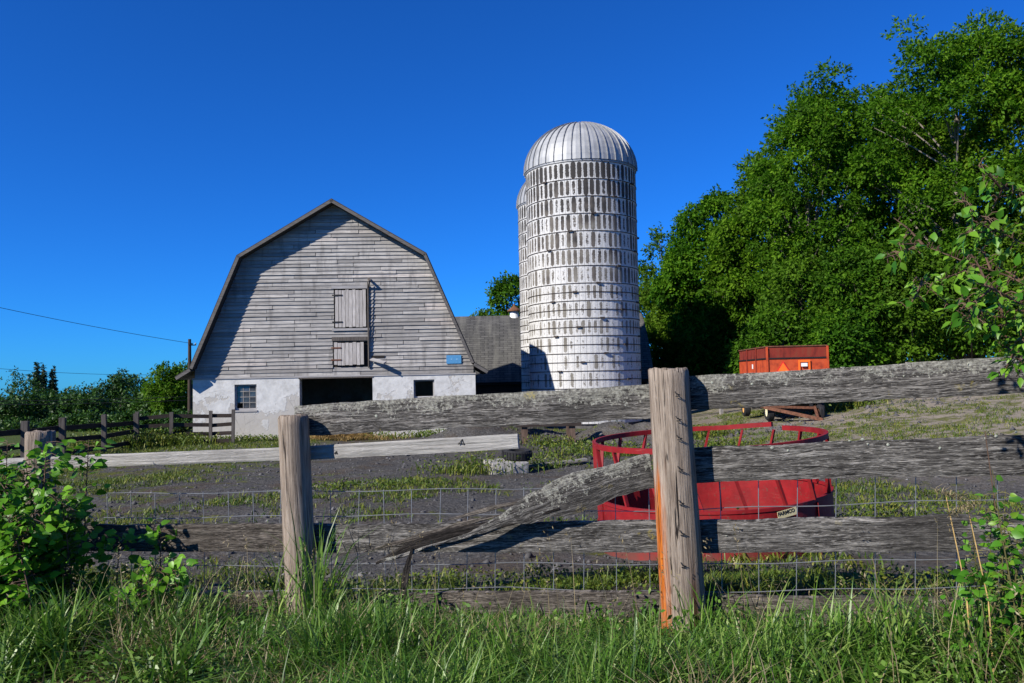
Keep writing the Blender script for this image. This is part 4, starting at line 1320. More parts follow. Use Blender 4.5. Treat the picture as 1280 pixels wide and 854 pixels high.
def tree(name, base, top, radii, bottom, nblob, nleaf, ln, wd, label, group, mat='leaf_tall', seed=1, trunk_r=.22, bark='bark', blob_r=.28, cat='tree', limbs=True):
    r = np.random.default_rng(seed)
    bx, by, bz = base
    e = empty(name, (bx, by, bz), label, cat, group)
    rx, ry = radii
    zc, rz = (top + bottom) / 2 - bz, (top - bottom) / 2
    # lobes of foliage spread over an uneven egg shape
    u = norm(r.normal(size=(nblob * 3, 3)))
    u = u[(u[:, 1] < .55)][:nblob]
    k = r.uniform(.45, 1.0, (len(u), 1)) ** .6
    wob = 1 + .22 * np.sin(u[:, :1] * 5 + seed) * np.cos(u[:, 2:3] * 4 + seed * 2)
    egg = 1 - .28 * np.clip(u[:, 2:3], 0, 1)
    C = u * k * wob * np.concatenate([np.full((len(u), 1), rx) * egg, np.full((len(u), 1), ry) * egg, np.full((len(u), 1), rz)], 1) * .88
    C[:, 2] += zc
    br = blob_r * min(rx, rz) * r.uniform(.55, 1.2, len(u))
    w = br ** 2 / np.sum(br ** 2)
    per = 9                                              # leaves hang in sprays
    nsp = nleaf // per
    ids = r.choice(len(u), nsp, p=w)
    d = norm(r.normal(size=(nsp, 3)) + u[ids] * .45 + np.array([0, 0, .25]))
    rad = br[ids][:, None] * r.uniform(.30, 1.0, (nsp, 1)) ** .5
    sq = np.array([1.2, 1.2, .72])
    so_ = C[ids] + d * rad * sq
    sd = norm(d * .9 + r.normal(size=(nsp, 3)) * .5 - np.array([0, 0, .45]))
    tsp = np.clip(r.beta(2, 2.2, nsp) * .75 + (r.uniform(0, 1, len(u))[ids] - .5) * .65 + .1, 0, 1)
    nleaf = nsp * per
    tt_ = np.tile(np.linspace(0, 1, per), nsp)[:, None]
    d = np.repeat(d, per, 0)
    cent = np.repeat(so_, per, 0) + np.repeat(sd, per, 0) * tt_ * ln * 1.9 + r.normal(0, ln * .26, (nleaf, 3))
    tones = np.clip(np.repeat(tsp, per) + r.normal(0, .12, nleaf), 0, 1)
    V, Q, T = leaves(cent, d, ln, wd, r, tones=tones)
    np_mesh('crown', V, quads=Q, mat=mat, tone=T, parent=e)
    mb = MB()
    h = top - bz
    bend = r.uniform(-.04, .04, 2)
    def axis(t):
        return Vector((bend[0] * h * t * t, bend[1] * h * t * t, -.3 + (h * .80 + .3) * t))
    mb.tube([axis(t) for t in (0, .15, .35, .6, .85, 1)], [trunk_r * q for q in (1.25, .95, .8, .55, .28, .08)], 8)
    if limbs:
        for j in r.choice(len(C), min(40, len(C)), replace=False):
            tgt = Vector(C[j]) + Vector(u[j]) * float(br[j]) * .8
            t0 = min(.9, max(.15, (tgt.z / (h * .8)) - r.uniform(.15, .35)))
            s0 = axis(t0)
            mid = s0.lerp(tgt, .5) + Vector((0, 0, r.uniform(-.1, .5)))
            rr_ = trunk_r * (1 - t0) * .42 + .02
            mb.tube([s0, mid, tgt], [rr_, rr_ * .6, .014], 5)
    mb.build('trunk', bark, e, origin=(0, 0, 0))
    return e

ROW = 'tall trees along the edge of the yard'
UND = 'low bushy trees under the tall ones'
# (pixel column, pixel row of the top, depth, half width in pixels, pixel row of the crown's foot)
tall = [(838, 292, 58, 44, 455), (893, 236, 50, 62, 450), (962, 185, 46, 70, 440), (1024, 82, 41, 92, 420),
        (1112, 98, 45, 92, 425), (1200, 8, 38, 118, 425), (1300, 30, 37, 100, 420),
        (1150, 90, 43, 80, 430), (905, 330, 60, 60, 462), (1000, 300, 56, 84, 462), (1100, 300, 54, 84, 460), (1195, 300, 52, 90, 458), (1290, 290, 50, 90, 456)]
for k, (px, py, Yd, hw, fy_) in enumerate(tall):
    c_ = P(px, 460, Yd); tp = P(px, py, Yd).z; bt = P(px, fy_, Yd).z
    rx = hw * Yd / F
    lab = {3: 'tall leafy green tree with feathery round top above the orange wagon',
           5: 'tallest leafy green tree in the row beside the yard',
           0: 'leafy tree growing right beside the curved roof end'}.get(k, 'tall leafy green tree in the dense row beside the yard')
    tree('deciduous_tree', (c_.x, Yd, gz(c_.x, Yd)), tp, (rx, rx * .9), bt, 120 if py < 280 else 70, int(16000 + 8500 * rx) if py < 280 else 14000, .25 if Yd > 44 else .21, .13 if Yd > 44 else .11, lab,
         ROW if k not in (3, 5, 0) else ROW, 'leaf_tall' if k else 'leaf_under', 50 + k, .26, 'bark_pale', .21)
under = [(842, 345, 52, 46), (822, 395, 54, 34), (880, 352, 50, 50), (945, 330, 49, 62), (1010, 300, 39, 66), (1075, 285, 37.5, 66), (1145, 295, 36.5, 62), (1215, 280, 36, 66), (1290, 270, 35, 66), (905, 385, 48, 50), (975, 385, 37, 46), (1050, 392, 36, 46)]
for k, (px, py, Yd, hw) in enumerate(under):
    c_ = P(px, 460, Yd); tp = P(px, py, Yd).z
    rx = hw * Yd / F
    g_ = gz(c_.x, Yd)
    foot = g_ + (.15 if k < 6 or k > 8 else .6)
    tree('understorey_tree', (c_.x, Yd, g_), tp, (rx, rx * .8), foot, 80, int(9000 + 5500 * rx), .21, .11,
         'low bushy green tree crowded under the tall trees of the yard edge', UND, 'leaf_under', 80 + k, .13, 'bark', .30)
c_ = P(640, 460, 66)
tree('deciduous_tree', (c_.x, 66, gz(c_.x, 66)), P(640, 340, 66).z, (1.5, 1.6), P(640, 415, 66).z, 40, 5000, .32, .17, 'leafy tree showing above the grey roof left of the silos', None, 'leaf_under', 131, .2)
c_ = P(610, 460, 75)
tree('deciduous_tree', (c_.x, 75, gz(c_.x, 75)), P(612, 388, 75).z, (1.9, 2.0), P(612, 430, 75).z, 30, 2500, .32, .17, 'small tree top peeping over the ridge of the grey roof', None, 'leaf_under', 132, .2)

FAR = 'trees of the far wood'
far = [(-30, 470, 92, 46), (28, 462, 100, 44), (75, 480, 84, 40), (112, 466, 95, 36), (150, 470, 88, 34), (186, 488, 92, 30), (160, 463, 104, 30), (50, 486, 78, 40), (5, 488, 76, 40), (105, 490, 80, 36), (214, 452, 62, 26), (232, 462, 66, 28), (205, 478, 70, 30), (-75, 462, 95, 45), (262, 470, 80, 30)]
for k, (px, py, Yd, hw) in enumerate(far):
    c_ = P(px, 500, Yd); tp = P(px, py, Yd).z
    g_ = gz(c_.x, Yd)
    rx = hw * Yd / F
    near_ = k in (10, 11)
    tree('deciduous_tree', (c_.x, Yd, g_), tp, (rx, rx), g_ + .4, 44, 6500, .26 if near_ else .36, .14 if near_ else .19,
         'leafy tree standing close behind the utility pole' if near_ else 'round dark green tree in the far wood beyond the dark fence',
         'trees behind the utility pole' if near_ else FAR, 'leaf_under' if near_ else 'leaf_far', 160 + k, .2, 'bark', .30, limbs=near_)
for k, (px, py, Yd, hw) in enumerate(((20, 528, 40, 40), (70, 524, 42, 40), (115, 520, 40, 36), (160, 520, 38, 34), (205, 522, 36, 30), (232, 516, 40, 24), (-25, 525, 38, 40))):
    c_ = P(px, 520, Yd); g_ = gz(c_.x, Yd)
    tree('hedge_bush', (c_.x, Yd, g_), P(px, py, Yd).z, (hw * Yd / F, .9), g_ + .02, 36, 5000, .15, .08,
         'dark leafy bush growing along the back of the dark fence', 'bushes behind the dark fence', 'leaf_far', 230 + k, .05, 'bark', .4, 'bush', limbs=False)
def fir(px, py, Yd, hw, seed):
    r = np.random.default_rng(seed)
    c_ = P(px, 500, Yd); g_ = gz(c_.x, Yd); tp = P(px, py, Yd).z
    e = empty('fir_tree', (c_.x, Yd, g_), 'dark pointed fir rising above the far round trees', 'fir tree', 'firs of the far wood')
    h = tp - g_; n = 6000
    t = 1 - r.uniform(0, 1, n) ** .5
    tier = np.clip(np.round(t * 22) / 22 + r.normal(0, .012, n), 0, 1)
    a = r.uniform(0, 2 * math.pi, n)
    rr_ = hw * Yd / F * (1 - tier) * r.uniform(.1, 1.0, n) * (.85 + .2 * np.sin(a * 5 + tier * 40))
    z = tier * h + (1 - rr_ / (hw * Yd / F + .01)) * .5 - rr_ * .18 + .3
    cent = np.stack([rr_ * np.cos(a), rr_ * np.sin(a), z], 1)
    d = np.stack([np.cos(a), np.sin(a), np.full(n, -.2)], 1)
    V, Q, T = leaves(cent, d, .5, .2, r, .3)
    np_mesh('crown', V, quads=Q, mat='leaf_fir', tone=T, parent=e)
    MB().tube([(0, 0, -.3), (0, 0, h * .97)], [.22, .03], 7).build('trunk', 'bark', e, origin=(0, 0, 0))
for k, (px, py, hw) in enumerate(((46, 457, 17), (66, 464, 15), (54, 461, 13))):
    fir(px, py, 108 + k, hw, 300 + k)

# ------------------------------------------------------------------ leaf shapes for the near plants
def leaf_template(length, width, fold=.25, heart=True):
    """points along +X, normal +Z; folded along the midrib and curled"""
    ts = [0, .12, .35, .62, .85, 1.0]
    ws = [.30 if heart else .02, .44 if heart else .25, .5, .36, .15, 0.0]
    vs, fs = [], []
    for t, w in zip(ts, ws):
        x = length * t - (.06 * length if heart and t == 0 else 0)
        zc = -.18 * length * t * t
        vs += [(x, 0 if t else 0, zc), (x, width * w, zc + fold * width * w), (x, -width * w, zc + fold * width * w)]
    for i_ in range(len(ts) - 1):
        a, b = i_ * 3, (i_ + 1) * 3
        if ts[i_ + 1] < 1:
            fs += [(a, b, b + 1, a + 1), (a + 2, b + 2, b, a)]
        else:
            fs += [(a, b, a + 1), (a + 2, b, a)]
    return vs, fs

def leaf_frames(dirs, nrm):
    x = norm(dirs); y = norm(np.cross(nrm, x)); z = np.cross(x, y)
    return x, y, z

def scatter_leaves(name, tv, tf_, cent, X_, Y_, Z_, scl, tones, mat, parent):
    tv = np.array(tv)
    V = (cent[:, None] + (X_[:, None] * tv[None, :, 0:1] + Y_[:, None] * tv[None, :, 1:2] + Z_[:, None] * tv[None, :, 2:3]) * scl[:, None, None])
    n, k = len(cent), len(tv)
    qs = np.array([f for f in tf_ if len(f) == 4]); tr = np.array([f for f in tf_ if len(f) == 3])
    off = (np.arange(n) * k)[:, None, None]
    return np_mesh(name, V.reshape(-1, 3), (qs[None] + off).reshape(-1, 4), (tr[None] + off).reshape(-1, 3), mat, np.repeat(tones, k), parent, smooth=True)

def leaf_objects(tv, tf_, cent, X_, Y_, Z_, scl, mat, parent):
    me = bpy.data.meshes.new('leaf')
    me.from_pydata([tuple(q) for q in tv], [], tf_)
    me.polygons.foreach_set('use_smooth', [True] * len(me.polygons))
    me.materials.append(MATS[mat])
    for c_, a, b, d, s in zip(cent, X_, Y_, Z_, scl):
        o = bpy.data.objects.new('leaf', me); COL.objects.link(o); o.parent = parent
        o.matrix_local = Matrix(((a[0] * s, b[0] * s, d[0] * s, c_[0]), (a[1] * s, b[1] * s, d[1] * s, c_[1]), (a[2] * s, b[2] * s, d[2] * s, c_[2]), (0, 0, 0, 1)))

def leafy_plant(name, base, stems, per, size, label, cat, mat1, mat2, seed, n_obj, stem_r=.006, stem_mat='stem_green', width=.8, heart=True, group=None, spread=.10, face=(-.35, -.75, .55), t0=.25):
    """stems: lists of points relative to base; leaves alternate along them"""
    r = np.random.default_rng(seed)
    e = empty(name, base, label, cat, group)
    tv, tf_ = leaf_template(1.0, width, .22, heart)
    cs, ds, ns = [], [], []
    mb = MB()
    for st in stems:
        pts = [Vector(q) for q in st]
        L = sum((b - a).length for a, b in zip(pts, pts[1:]))
        mb.tube(pts, [stem_r * (1 - .75 * i_ / (len(pts) - 1)) for i_ in range(len(pts))], 5)
        A = np.array([tuple(q) for q in pts]); ts = np.linspace(0, 1, len(pts))
        for k in range(max(2, int(per * L))):
            t = t0 + (1 - t0) * r.uniform(0, 1)
            q = np.array([np.interp(t, ts, A[:, j]) for j in range(3)])
            i_ = min(len(pts) - 2, int(t * (len(pts) - 1)))
            ax = norm(A[i_ + 1] - A[i_])
            side = norm(np.cross(ax, r.normal(size=3)))
            pet = side * spread * r.uniform(.3, 1.2)
            dr = norm(side * .9 + ax * .45 + np.array([0, 0, -.35]) + r.normal(size=3) * .25)
            mb.tube([Vector(q), Vector(q + pet * .6 + np.array([0, 0, .01])), Vector(q + pet)], [.0022, .0018, .0014], 3, caps=False)
            cs.append(q + pet); ds.append(dr)
            ns.append(norm(np.array(face) + r.normal(size=3) * .45))
    cs, ds, ns = np.array(cs), np.array(ds), np.array(ns)
    X_, Y_, Z_ = leaf_frames(ds, ns)
    scl = size * r.uniform(.55, 1.25, len(cs))
    wpos = cs + np.array(tuple(base))
    score = scl / np.linalg.norm(wpos - np.array([0, 0, EYE]), axis=1) * (1 + .8 * r.uniform(0, 1, len(cs)))
    order = np.argsort(-score)
    A_, B_ = order[:n_obj], order[n_obj:]
    leaf_objects(tv, tf_, cs[A_], X_[A_], Y_[A_], Z_[A_], scl[A_], mat2, e)
    if len(B_):
        tag(scatter_leaves('leaves', tv, tf_, cs[B_], X_[B_], Y_[B_], Z_[B_], scl[B_], r.uniform(0, 1, len(B_)), mat1, e), kind='stuff')
    mb.build('stem', stem_mat, e, origin=(0, 0, 0))
    return e

# big bush in front of the first post
r = np.random.default_rng(400)
stems = []
for k in range(80):
    a = r.uniform(0, 2 * math.pi); s = r.uniform(.10, 1.0)
    x0, y0 = r.normal(0, .22), r.normal(0, .12)
    hx_, hy_ = math.cos(a) * s * .46, math.sin(a) * s * .28
    h = r.uniform(.40, 1.40) * (1 - .28 * s)
    stems.append([(x0, y0, 0), (x0 + hx_ * .25, y0 + hy_ * .3, h * .45), (x0 + hx_ * .65, y0 + hy_ * .7, h * .82), (x0 + hx_, y0 + hy_, h)])
bb = (-3.30, 5.25, gz(-3.30, 5.25))
leafy_plant('leafy_bush', bb, stems, 66, .060, 'bright green heart leaved bush growing over the fence post', 'bush', 'leaf_bush', 'leaf_bush_one', 401, 280, .007, 'stem_brown', .82)
stems = []
for k in range(9):
    a = r.uniform(-.5, .6); L = r.uniform(.25, .55)
    stems.append([(0, 0, 0), (L * .4, r.uniform(-.1, .1), L * .55), (L * .8 * math.cos(a), r.uniform(-.15, .15), L * .8 + .05), (L, r.uniform(-.2, .1), L * .75)])
bb = (-2.55, 5.0, gz(-2.55, 5.0))
leafy_plant('leafy_shoot', bb, stems, 30, .062, 'low shoots of heart leaves sprawling from the bright green bush', 'plant', 'leaf_bush', 'leaf_bush_one', 402, 120, .005, 'stem_brown', .8)

# sapling off to the side whose branch hangs over the top board
sb = Vector((2.95, 3.15, gz(2.95, 3.15)))
stems = [[(0, 0, 0), (.02, .02, .8), (-.02, .05, 1.5), (.03, .05, 2.3), (0, .1, 3.0)]]
def bp(px, py, Yd):
    return tuple(P(px, py, Yd) - sb)
for pts in ([(1400, 470, 3.2), (1320, 440, 3.3), (1255, 420, 3.35), (1190, 385, 3.4), (1145, 345, 3.45)],
            [(1400, 420, 3.2), (1330, 380, 3.2), (1260, 345, 3.3), (1200, 325, 3.3), (1150, 305, 3.4)],
            [(1400, 350, 3.3), (1330, 330, 3.35), (1270, 300, 3.4), (1215, 275, 3.45)],
            [(1420, 300, 3.2), (1340, 270, 3.3), (1285, 245, 3.4), (1250, 235, 3.4)],
            [(1390, 500, 3.1), (1330, 445, 3.15), (1280, 400, 3.25), (1215, 392, 3.3)],
            [(1400, 430, 3.0), (1330, 400, 3.1), (1275, 380, 3.1), (1225, 350, 3.15)],
            [(1420, 560, 3.2), (1350, 500, 3.25), (1300, 455, 3.3), (1262, 440, 3.3)]):
    stems.append([bp(*q) for q in pts])
    for j in range(8):                                   # side twigs
        i0 = r.integers(0, len(pts) - 1); f = r.uniform(0, 1)
        q = [pts[i0][m] * (1 - f) + pts[i0 + 1][m] * f for m in range(3)]
        dx, dy, dd = r.uniform(-48, -8), r.uniform(-40, 34), r.uniform(-.12, .12)
        stems.append([bp(*q), bp(q[0] + dx * .5, q[1] + dy * .6, q[2] + dd * .5), bp(q[0] + dx, q[1] + dy, q[2] + dd)])
leafy_plant('sapling', sb, stems, 70, .050, 'leafy sapling branch hanging over the lichen covered top board', 'sapling', 'leaf_bush', 'leaf_branch_one', 403, 230, .006, 'stem_brown', .56, False, None, .045, (-.3, -.30, .95), .12)

# vine weeds climbing the fence at the far side
for k, (px, Yd, hgt_, n) in enumerate(((1252, 3.62, .72, 7), (1275, 3.55, .95, 8), (1228, 3.60, .5, 5))):
    stems = []
    for j in range(n):
        w = r.uniform(-.14, .12); h = hgt_ * r.uniform(.6, 1.05)
        stems.append([(0, 0, 0), (w * .3, r.uniform(-.05, .05), h * .4), (w * .7, r.uniform(-.08, .08), h * .75), (w, r.uniform(-.1, .1), h)])
    q = P(px, 800, Yd)
    leafy_plant('climbing_weed', (q.x, Yd, gz(q.x, Yd)), stems, 30, (.040, .042, .048)[k],
                ('leafy weed with broad green leaves climbing by the lower boards', 'tall leafy weed pushing up past the third board', 'low weed with yellow green lobed leaves in the grass')[k],
                'weed', 'leaf_bush', 'leaf_branch_one', 410 + k, 90, .005, 'stem_green', .75, True, None, .05)

# ------------------------------------------------------------------ grass
def blades(n, pts, Lr, wr, lean, r, tones, zoff=0.0, dirs=None):
    L = r.uniform(*Lr, n) if not isinstance(Lr, np.ndarray) else Lr
    w = r.uniform(*wr, n)
    a = r.uniform(0, 2 * math.pi, n) if dirs is None else dirs
    ln = r.uniform(*lean, n)
    d = np.stack([np.cos(a), np.sin(a), np.zeros(n)], 1)
    fa = a + math.pi / 2 + r.normal(0, .5, n)
    s = np.stack([np.cos(fa), np.sin(fa), np.zeros(n)], 1)
    out = []
    for t, f in ((0, .7), (.35, 1.0), (.7, .75), (1, 0)):
        c_ = pts + d * (L * ln * t ** 1.8)[:, None] + np.array([0, 0, 1.0]) * (L * (t - .42 * ln * t ** 2.4))[:, None]
        if f: out += [c_ - s * (w * f / 2)[:, None], c_ + s * (w * f / 2)[:, None]]
        else: out.append(c_)
    V = np.stack(out, 1)
    o_ = (np.arange(n) * 7)[:, None]
    Q = np.concatenate([o_ + np.array([0, 1, 3, 2]), o_ + np.array([2, 3, 5, 4])])
    T = o_ + np.array([4, 5, 6])
    return V.reshape(-1, 3), Q, T, np.repeat(tones, 7)

def front(x):                # depth of the fence line, continued past the posts
    return np.interp(x, [-6, -3.48, -1.43, .905, 3.05, 5], [6.6, 5.9, 5.3, 4.6, 3.72, 2.9])
r = np.random.default_rng(500)
def near_grass(n, x0, x1, y_lo, y_hi, Lr, wr, lean, seed, mat, name, label, tone_fn=None, clump=True):
    r = np.random.default_rng(seed)
    nc = n // 9
    cx = r.uniform(x0, x1, nc); cy = front(cx) + r.uniform(y_lo, y_hi, nc)
    pr_ = np.clip(fbm(cx * 1.1 + 9, cy * 1.6, seed + 7) - .33, .012, 1) ** 2.3
    ids = r.choice(nc, n, p=pr_ / pr_.sum())
    x = cx[ids] + r.normal(0, .045, n); y = cy[ids] + r.normal(0, .045, n)
    big = .55 + .75 * fbm(x * 1.3, y * 1.3, seed)
    L = r.uniform(*Lr, n) * big
    if y_hi < .5:                                        # thinner and lower close to the boards
        lowb = np.where((x > -.95) & (x < .85), .45, .85)
        L = L * (lowb + (1 - lowb) * sstep((front(x) - y - .05) / .75))
    for fx_, fy__ in FP[:3]:                             # trodden short round the posts
        L = L * (1 - .62 * np.exp(-((x - fx_) / .28) ** 2 - ((y - fy__ + .3) / .45) ** 2))
    a = r.uniform(0, 6.283, nc)[ids] + r.normal(0, 1.1, n)
    tn = np.clip(r.beta(1.4, 1.9, n) + (fbm(x * 2, y * 2, seed + 3) - .5) * .6, 0, 1)
    pts = np.stack([x, y, hz(x, y) - .01], 1)
    V, Q, T, tt = blades(n, pts, L, wr, lean, r, tn, dirs=a)
    return tag(np_mesh(name, V, Q, T, mat, tt), label, 'grass', kind='stuff')
near_grass(34000, -4.4, 3.9, -1.9, .14, (.10, .52), (.004, .011), (.15, 1.8), 501, 'grass_near', 'long_grass', 'long green grass growing along the front of the plank fence')
near_grass(4200, -4.4, 3.9, -1.3, .12, (.25, .58), (.009, .016), (.2, 1.0), 505, 'grass_near', 'broad_grass', 'broad bladed grass among the long grass by the fence')
near_grass(6500, -4.4, 3.9, -1.7, .3, (.12, .48), (.003, .008), (.3, 1.1), 502, 'grass_dry', 'dry_grass', 'dry straw coloured blades mixed in the long grass')
near_grass(17000, -5.2, 5.0, .2, 1.9, (.05, .20), (.004, .011), (.2, 1.2), 503, 'weed', 'yellow_weeds', 'yellow green weeds growing just behind the plank fence')

r = np.random.default_rng(515)
n = 26000
x = r.uniform(-5.2, 5.0, n); y = front(x) + r.uniform(.22, 2.0, n)
ok = fbm(x * 1.5, y * 1.5, 31) + r.normal(0, .05, n) > .46
x, y = x[ok], y[ok]
cc = np.stack([x, y, hz(x, y) + r.uniform(.01, 1, len(x)) ** 1.4 * .22 * fbm(x * 2, y * 2, 33)], 1)
V, Q, T = leaves(cc, norm(r.normal(size=(len(x), 3)) * np.array([1, 1, .3])), .034, .02, r, .1)
tag(np_mesh('leafy_weeds', V, Q, None, 'weed', T), 'small leaved yellow green weeds carpeting the ground behind the fence', 'weeds', kind='stuff')

r = np.random.default_rng(517)
n, nc = 15000, 420
cx = r.uniform(-4.4, 3.8, nc); cy = front(cx) + r.uniform(-1.5, .05, nc)
ids = r.integers(0, nc, n)
x, y = cx[ids] + r.normal(0, .07, n), cy[ids] + r.normal(0, .07, n)
cc = np.stack([x, y, hz(x, y) + r.uniform(.02, 1, n) * r.uniform(.08, .26, nc)[ids]], 1)
V, Q, T = leaves(cc, norm(r.normal(size=(n, 3)) * np.array([1, 1, .3])), .040, .020, r, .1, np.clip(r.uniform(0, 1, nc)[ids] * .6 + r.normal(.2, .1, n), 0, 1))
tag(np_mesh('verge_weeds', V, Q, None, 'grass_near', T), 'small broad leaved weeds mixed into the long grass of the verge', 'weeds', kind='stuff')

# reed like clumps leaning against the posts
for k, (px, Yd, n, h, lab) in enumerate(((970, 4.0, 50, .55, 'ragged grass tuft between rusty post and climbing weeds'), (1110, 3.75, 70, .60, 'wide ragged grass tuft near the climbing weeds'), (520, 4.75, 40, .40, 'short grass tuft under the hanging splinter'), (240, 4.9, 60, .50, 'grass tuft beside the low leafy shoots'), (395, 5.0, 60, .95, 'tall reed grass clump leaning on the shorter post'), (345, 5.0, 26, .72, 'slim reed grass clump before the shorter post'), (880, 4.35, 34, .45, 'grass clump spreading at the foot of the rusty post'), (1040, 3.95, 30, .55, 'tall grass clump before the second lichen board'), (1215, 3.62, 46, .62, 'dense tall grass clump by the climbing weeds'))):
    rr_ = np.random.default_rng(520 + k)
    q = P(px, 780, Yd)
    pts = np.stack([rr_.normal(0, .06, n), rr_.normal(0, .05, n), np.zeros(n)], 1)
    V, Q, T, tt = blades(n, pts, rr_.uniform(.4, 1.0, n) * h, (.007, .014), (.1, .75), rr_, rr_.uniform(.15, 1, n))
    tag(np_mesh('grass_clump', V, Q, T, 'grass_near', tt, loc=(q.x, Yd, gz(q.x, Yd) - .02)), lab, 'grass clump', 'tall grass clumps by the fence')

# dry seed heads
for k, (px, Yd, h, lab) in enumerate(((1205, 3.60, .83, 'dry tan seed head nodding over the third board'), (1232, 3.55, .78, 'dry tan grass plume beside the nodding seed head'), (1252, 3.6, 1.12, 'upright reddish dry stalk rising past the third board'))):
    rr_ = np.random.default_rng(540 + k)
    q = P(px, 800, Yd)
    e = empty('seed_grass', (q.x, Yd, gz(q.x, Yd)), lab, 'grass')
    tip = Vector((-.05 if k < 2 else -.03, 0, h))
    MB().tube([(0.03, 0, 0), (.02, 0, h * .5), tip], [.004, .003, .002], 5).build('stem', 'stem_brown' if k == 2 else 'straw', e, origin=(0, 0, 0))
    if k < 2:
        n = 70
        t = rr_.uniform(0, 1, n)
        cc = np.stack([tip.x + (t - .3) * .14 * (-1) ** k, rr_.normal(0, .02, n), h + .02 - t * .05], 1)
        V, Q, T, tt = blades(n, cc, rr_.uniform(.03, .08, n), (.003, .006), (.8, 1.9), rr_, rr_.uniform(.2, 1, n))
        np_mesh('seed_head', V, Q, T, 'grass_dry', tt, parent=e)

r = np.random.default_rng(550)
n = 260
x = r.uniform(-4.2, 3.6, n); y = front(x) + r.uniform(-1.1, .1, n)
pts = np.stack([x, y, hz(x, y) - .01], 1)
V1, Q1, T1, t1 = blades(n, pts, r.uniform(.35, .75, n), (.0025, .004), (.1, .6), r, r.uniform(.3, 1, n))
tips = V1.reshape(n, 7, 3)[:, 6]
k_ = 8
c2 = np.repeat(tips, k_, 0) + r.normal(0, .012, (n * k_, 3)) - np.array([0, 0, 1]) * r.uniform(0, .07, (n * k_, 1))
V2, Q2, T2 = leaves(c2, norm(r.normal(size=(n * k_, 3)) + np.array([0, 0, .6])), .022, .007, r, -.3)
tag(np_mesh('seed_stalks', np.concatenate([V1, V2]), np.concatenate([Q1, Q2 + len(V1)]), T1, 'grass_dry', np.concatenate([t1, T2])), 'thin dry seed stalks standing in the long grass', 'grass', kind='stuff')

# patchy weeds over the yard
r = np.random.default_rng(560)
N = 60000
x = r.uniform(-15, 17, N); y = 6.4 + 26 * r.uniform(0, 1, N) ** 1.15
m_ = fbm(x * .55, y * .55, 21, 4) + .22 * sstep((-x - 4) / 7) + .05 * sstep((x - 4) / 6) + .30 * sstep((-x - 10.5) / 2.5) + .22 * sstep((y - 28) / 3) * (x > 4) + .10 * sstep((8 - y) / 1.5)
ok = m_ + r.normal(0, .045, N) + .05 * (x > 3) > .668
ok &= ~((x > -12.1) & (x < -1.2) & (y > 29.2))
ok &= ~(np.hypot(x - 3.16, y - 34.9) < 2.6)
x, y = x[ok], y[ok]
n0 = len(x)
k_ = 7
x = np.repeat(x, k_) + r.normal(0, .05, n0 * k_); y = np.repeat(y, k_) + r.normal(0, .05, n0 * k_)
pts = np.stack([x, y, hz(x, y) - .005], 1)
L = r.uniform(.03, .12, len(x)) * np.repeat(r.uniform(.5, 1.4, n0), k_)
V, Q, T, tt = blades(len(x), pts, L, (.007, .018), (.2, 1.1), r, np.clip(np.repeat(r.uniform(0, 1, n0), k_) + r.normal(0, .15, len(x)), 0, 1))
tag(np_mesh('yard_weeds', V, Q, T, 'weed', tt), 'low yellow green weeds in patches over the dirt yard', 'weeds', kind='stuff')

# bigger weed clumps in the yard
wl_ = [(600, 592, 16.0, .42, 220), (570, 590, 16.2, .28, 120), (670, 585, 17.0, .30, 160), (740, 565, 19.0, .42, 200), (700, 578, 18, .3, 140), (690, 536, 23.5, .35, 160), (780, 560, 19, .40, 180), (880, 520, 24, .40, 260), (900, 530, 21, .30, 200), (1060, 500, 27, .5, 300), (1120, 500, 28, .5, 300), (1180, 497, 28, .5, 300), (1245, 492, 28, .55, 300), (1150, 620, 8.8, .22, 260), (1060, 620, 9.0, .22, 240), (220, 548, 27.5, .45, 320), (180, 552, 27.0, .7, 380), (130, 556, 27.0, .6, 320), (250, 548, 29.0, .35, 220), (310, 548, 29.4, .25, 200), (470, 546, 29.2, .30, 160), (540, 544, 29.3, .32, 200), (430, 600, 14, .16, 160), (500, 598, 14, .16, 160), (360, 548, 29.4, .2, 140)]
WLAB = ['yellow green weeds beside the concrete block', 'low weeds spreading out from the weeds by the block', 'weeds behind the tyre by the loose plank', 'tall weeds between the tyre and the red feeder', 'weeds at the far end of the loose plank', 'weeds growing under the brown timber rack', 'tall weeds against the red feeder',
        'weeds before the pale rail fence by the wagon', 'weeds between wagon and red feeder', 'yard edge weeds beside the rusty implement', 'yard edge weeds below the trees', 'yard edge weeds below the trees', 'yard edge weeds below the sapling branch',
        'low weeds seen through the wire beyond the feeder', 'low weeds close beside the red feeder skirt', 'weeds along the dark four rail fence', 'weeds along the dark four rail fence', 'tall weeds where the two dark fences meet', 'weeds at the white barn corner by the fence', 'weeds under the glazed barn window', 'weeds at the edge of the barn door straw', 'weeds below the open barn window', 'tiny weeds on bare gravel before the barn', 'tiny weeds on bare gravel before the barn', 'weeds along the white wall beside the barn door']
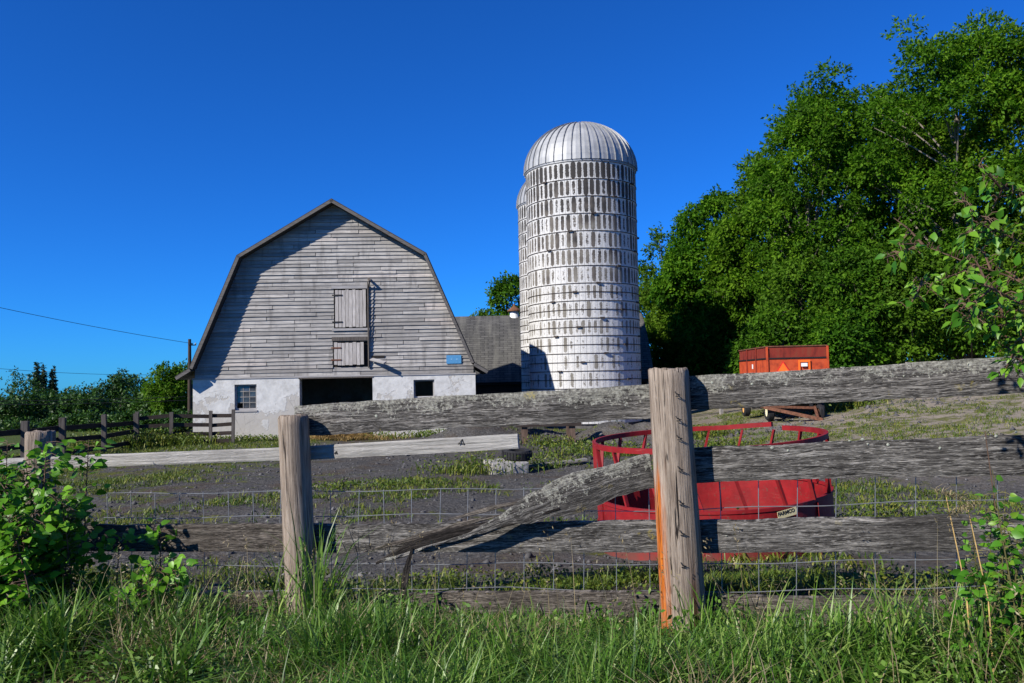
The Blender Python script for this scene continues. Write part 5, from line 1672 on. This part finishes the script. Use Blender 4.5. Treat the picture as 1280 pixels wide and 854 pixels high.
for k, (px, py, Yd, h, n) in enumerate(wl_):
    rr_ = np.random.default_rng(600 + k)
    q = P(px, py, Yd)
    s_ = .25 + .012 * Yd
    pts = np.stack([rr_.normal(0, s_, n), rr_.normal(0, s_ * .5, n), np.zeros(n)], 1)
    pts[:, 2] = hz(q.x + pts[:, 0], Yd + pts[:, 1]) - gz(q.x, Yd)
    V, Q, T, tt = blades(n, pts, rr_.uniform(.35, 1.0, n) * h, (max(.006, .0006 * Yd), max(.012, .0014 * Yd)), (.1, .8), rr_, rr_.uniform(0, 1, n))
    e = empty('weed_clump', (q.x, Yd, gz(q.x, Yd) - .02), WLAB[k], 'weeds', 'weed clumps in the yard')
    tag(np_mesh('blades', V, Q, T, 'weed', tt, parent=e), kind='stuff')
    n2 = n * 2
    c2 = np.stack([rr_.normal(0, s_, n2), rr_.normal(0, s_ * .5, n2), rr_.uniform(.1, .95, n2) * h], 1)
    V, Q, T = leaves(c2, norm(rr_.normal(size=(n2, 3))), .022 + .0026 * Yd, .014 + .0015 * Yd, rr_)
    tag(np_mesh('leaves', V, Q, None, 'weed', T, parent=e), kind='stuff')

# stones and clods
r = np.random.default_rng(700)
N = 9000
x = r.uniform(-11, 14, N); y = 7 + 20 * r.uniform(0, 1, N) ** 1.3
s = r.gamma(2.0, .009, N) + .006
s = np.where(np.abs(y - 25) < 2.2, s * 1.8, s)
tv = np.array([(1, 0, 0), (-.5, .85, 0), (-.5, -.85, 0), (.1, .05, .8), (.2, .1, -.5)])
ft = np.array([(0, 1, 3), (1, 2, 3), (2, 0, 3), (1, 0, 4), (2, 1, 4), (0, 2, 4)])
an = r.uniform(0, 6.28, N)
vx = tv[None] * s[:, None, None] * r.uniform(.6, 1.3, (N, 5, 1))
V = np.stack([vx[..., 0] * np.cos(an)[:, None] - vx[..., 1] * np.sin(an)[:, None], vx[..., 0] * np.sin(an)[:, None] + vx[..., 1] * np.cos(an)[:, None], vx[..., 2]], -1)
V += np.stack([x, y, hz(x, y)], 1)[:, None]
M = Mat('stone', 0.95, spec=0.15)
M.color(M.ramp(M.noise(M.pos(), 9, 3), [(0.3, (0.03, 0.03, 0.031)), (0.55, (0.09, 0.088, 0.088)), (0.75, (0.24, 0.23, 0.22))]))
MATS['stone'] = M.m
tag(np_mesh('gravel', V.reshape(-1, 3), None, (ft[None] + (np.arange(N) * 5)[:, None, None]).reshape(-1, 3), 'stone'), 'loose dark stones and clods strewn over the yard', 'gravel', kind='stuff')

# spilled straw before the barn door
r = np.random.default_rng(720)
n = 2600
q = P(425, 552, 28.9)
x = q.x + r.normal(0, .75, n); y = 28.95 + r.normal(0, .28, n)
hgt_ = .36 * np.exp(-((x - q.x) / .9) ** 2 - ((y - 28.95) / .4) ** 2)
pts = np.stack([x, y, hz(x, y) + hgt_ * r.uniform(.3, 1, n)], 1)
V, Q, T, tt = blades(n, pts, r.uniform(.10, .30, n), (.012, .025), (.9, 1.9), r, r.uniform(.2, 1, n))
tag(np_mesh('straw_heap', V, Q, T, 'straw_leaf', tt), 'spilled golden straw on the ground before the barn door', 'straw', kind='stuff')
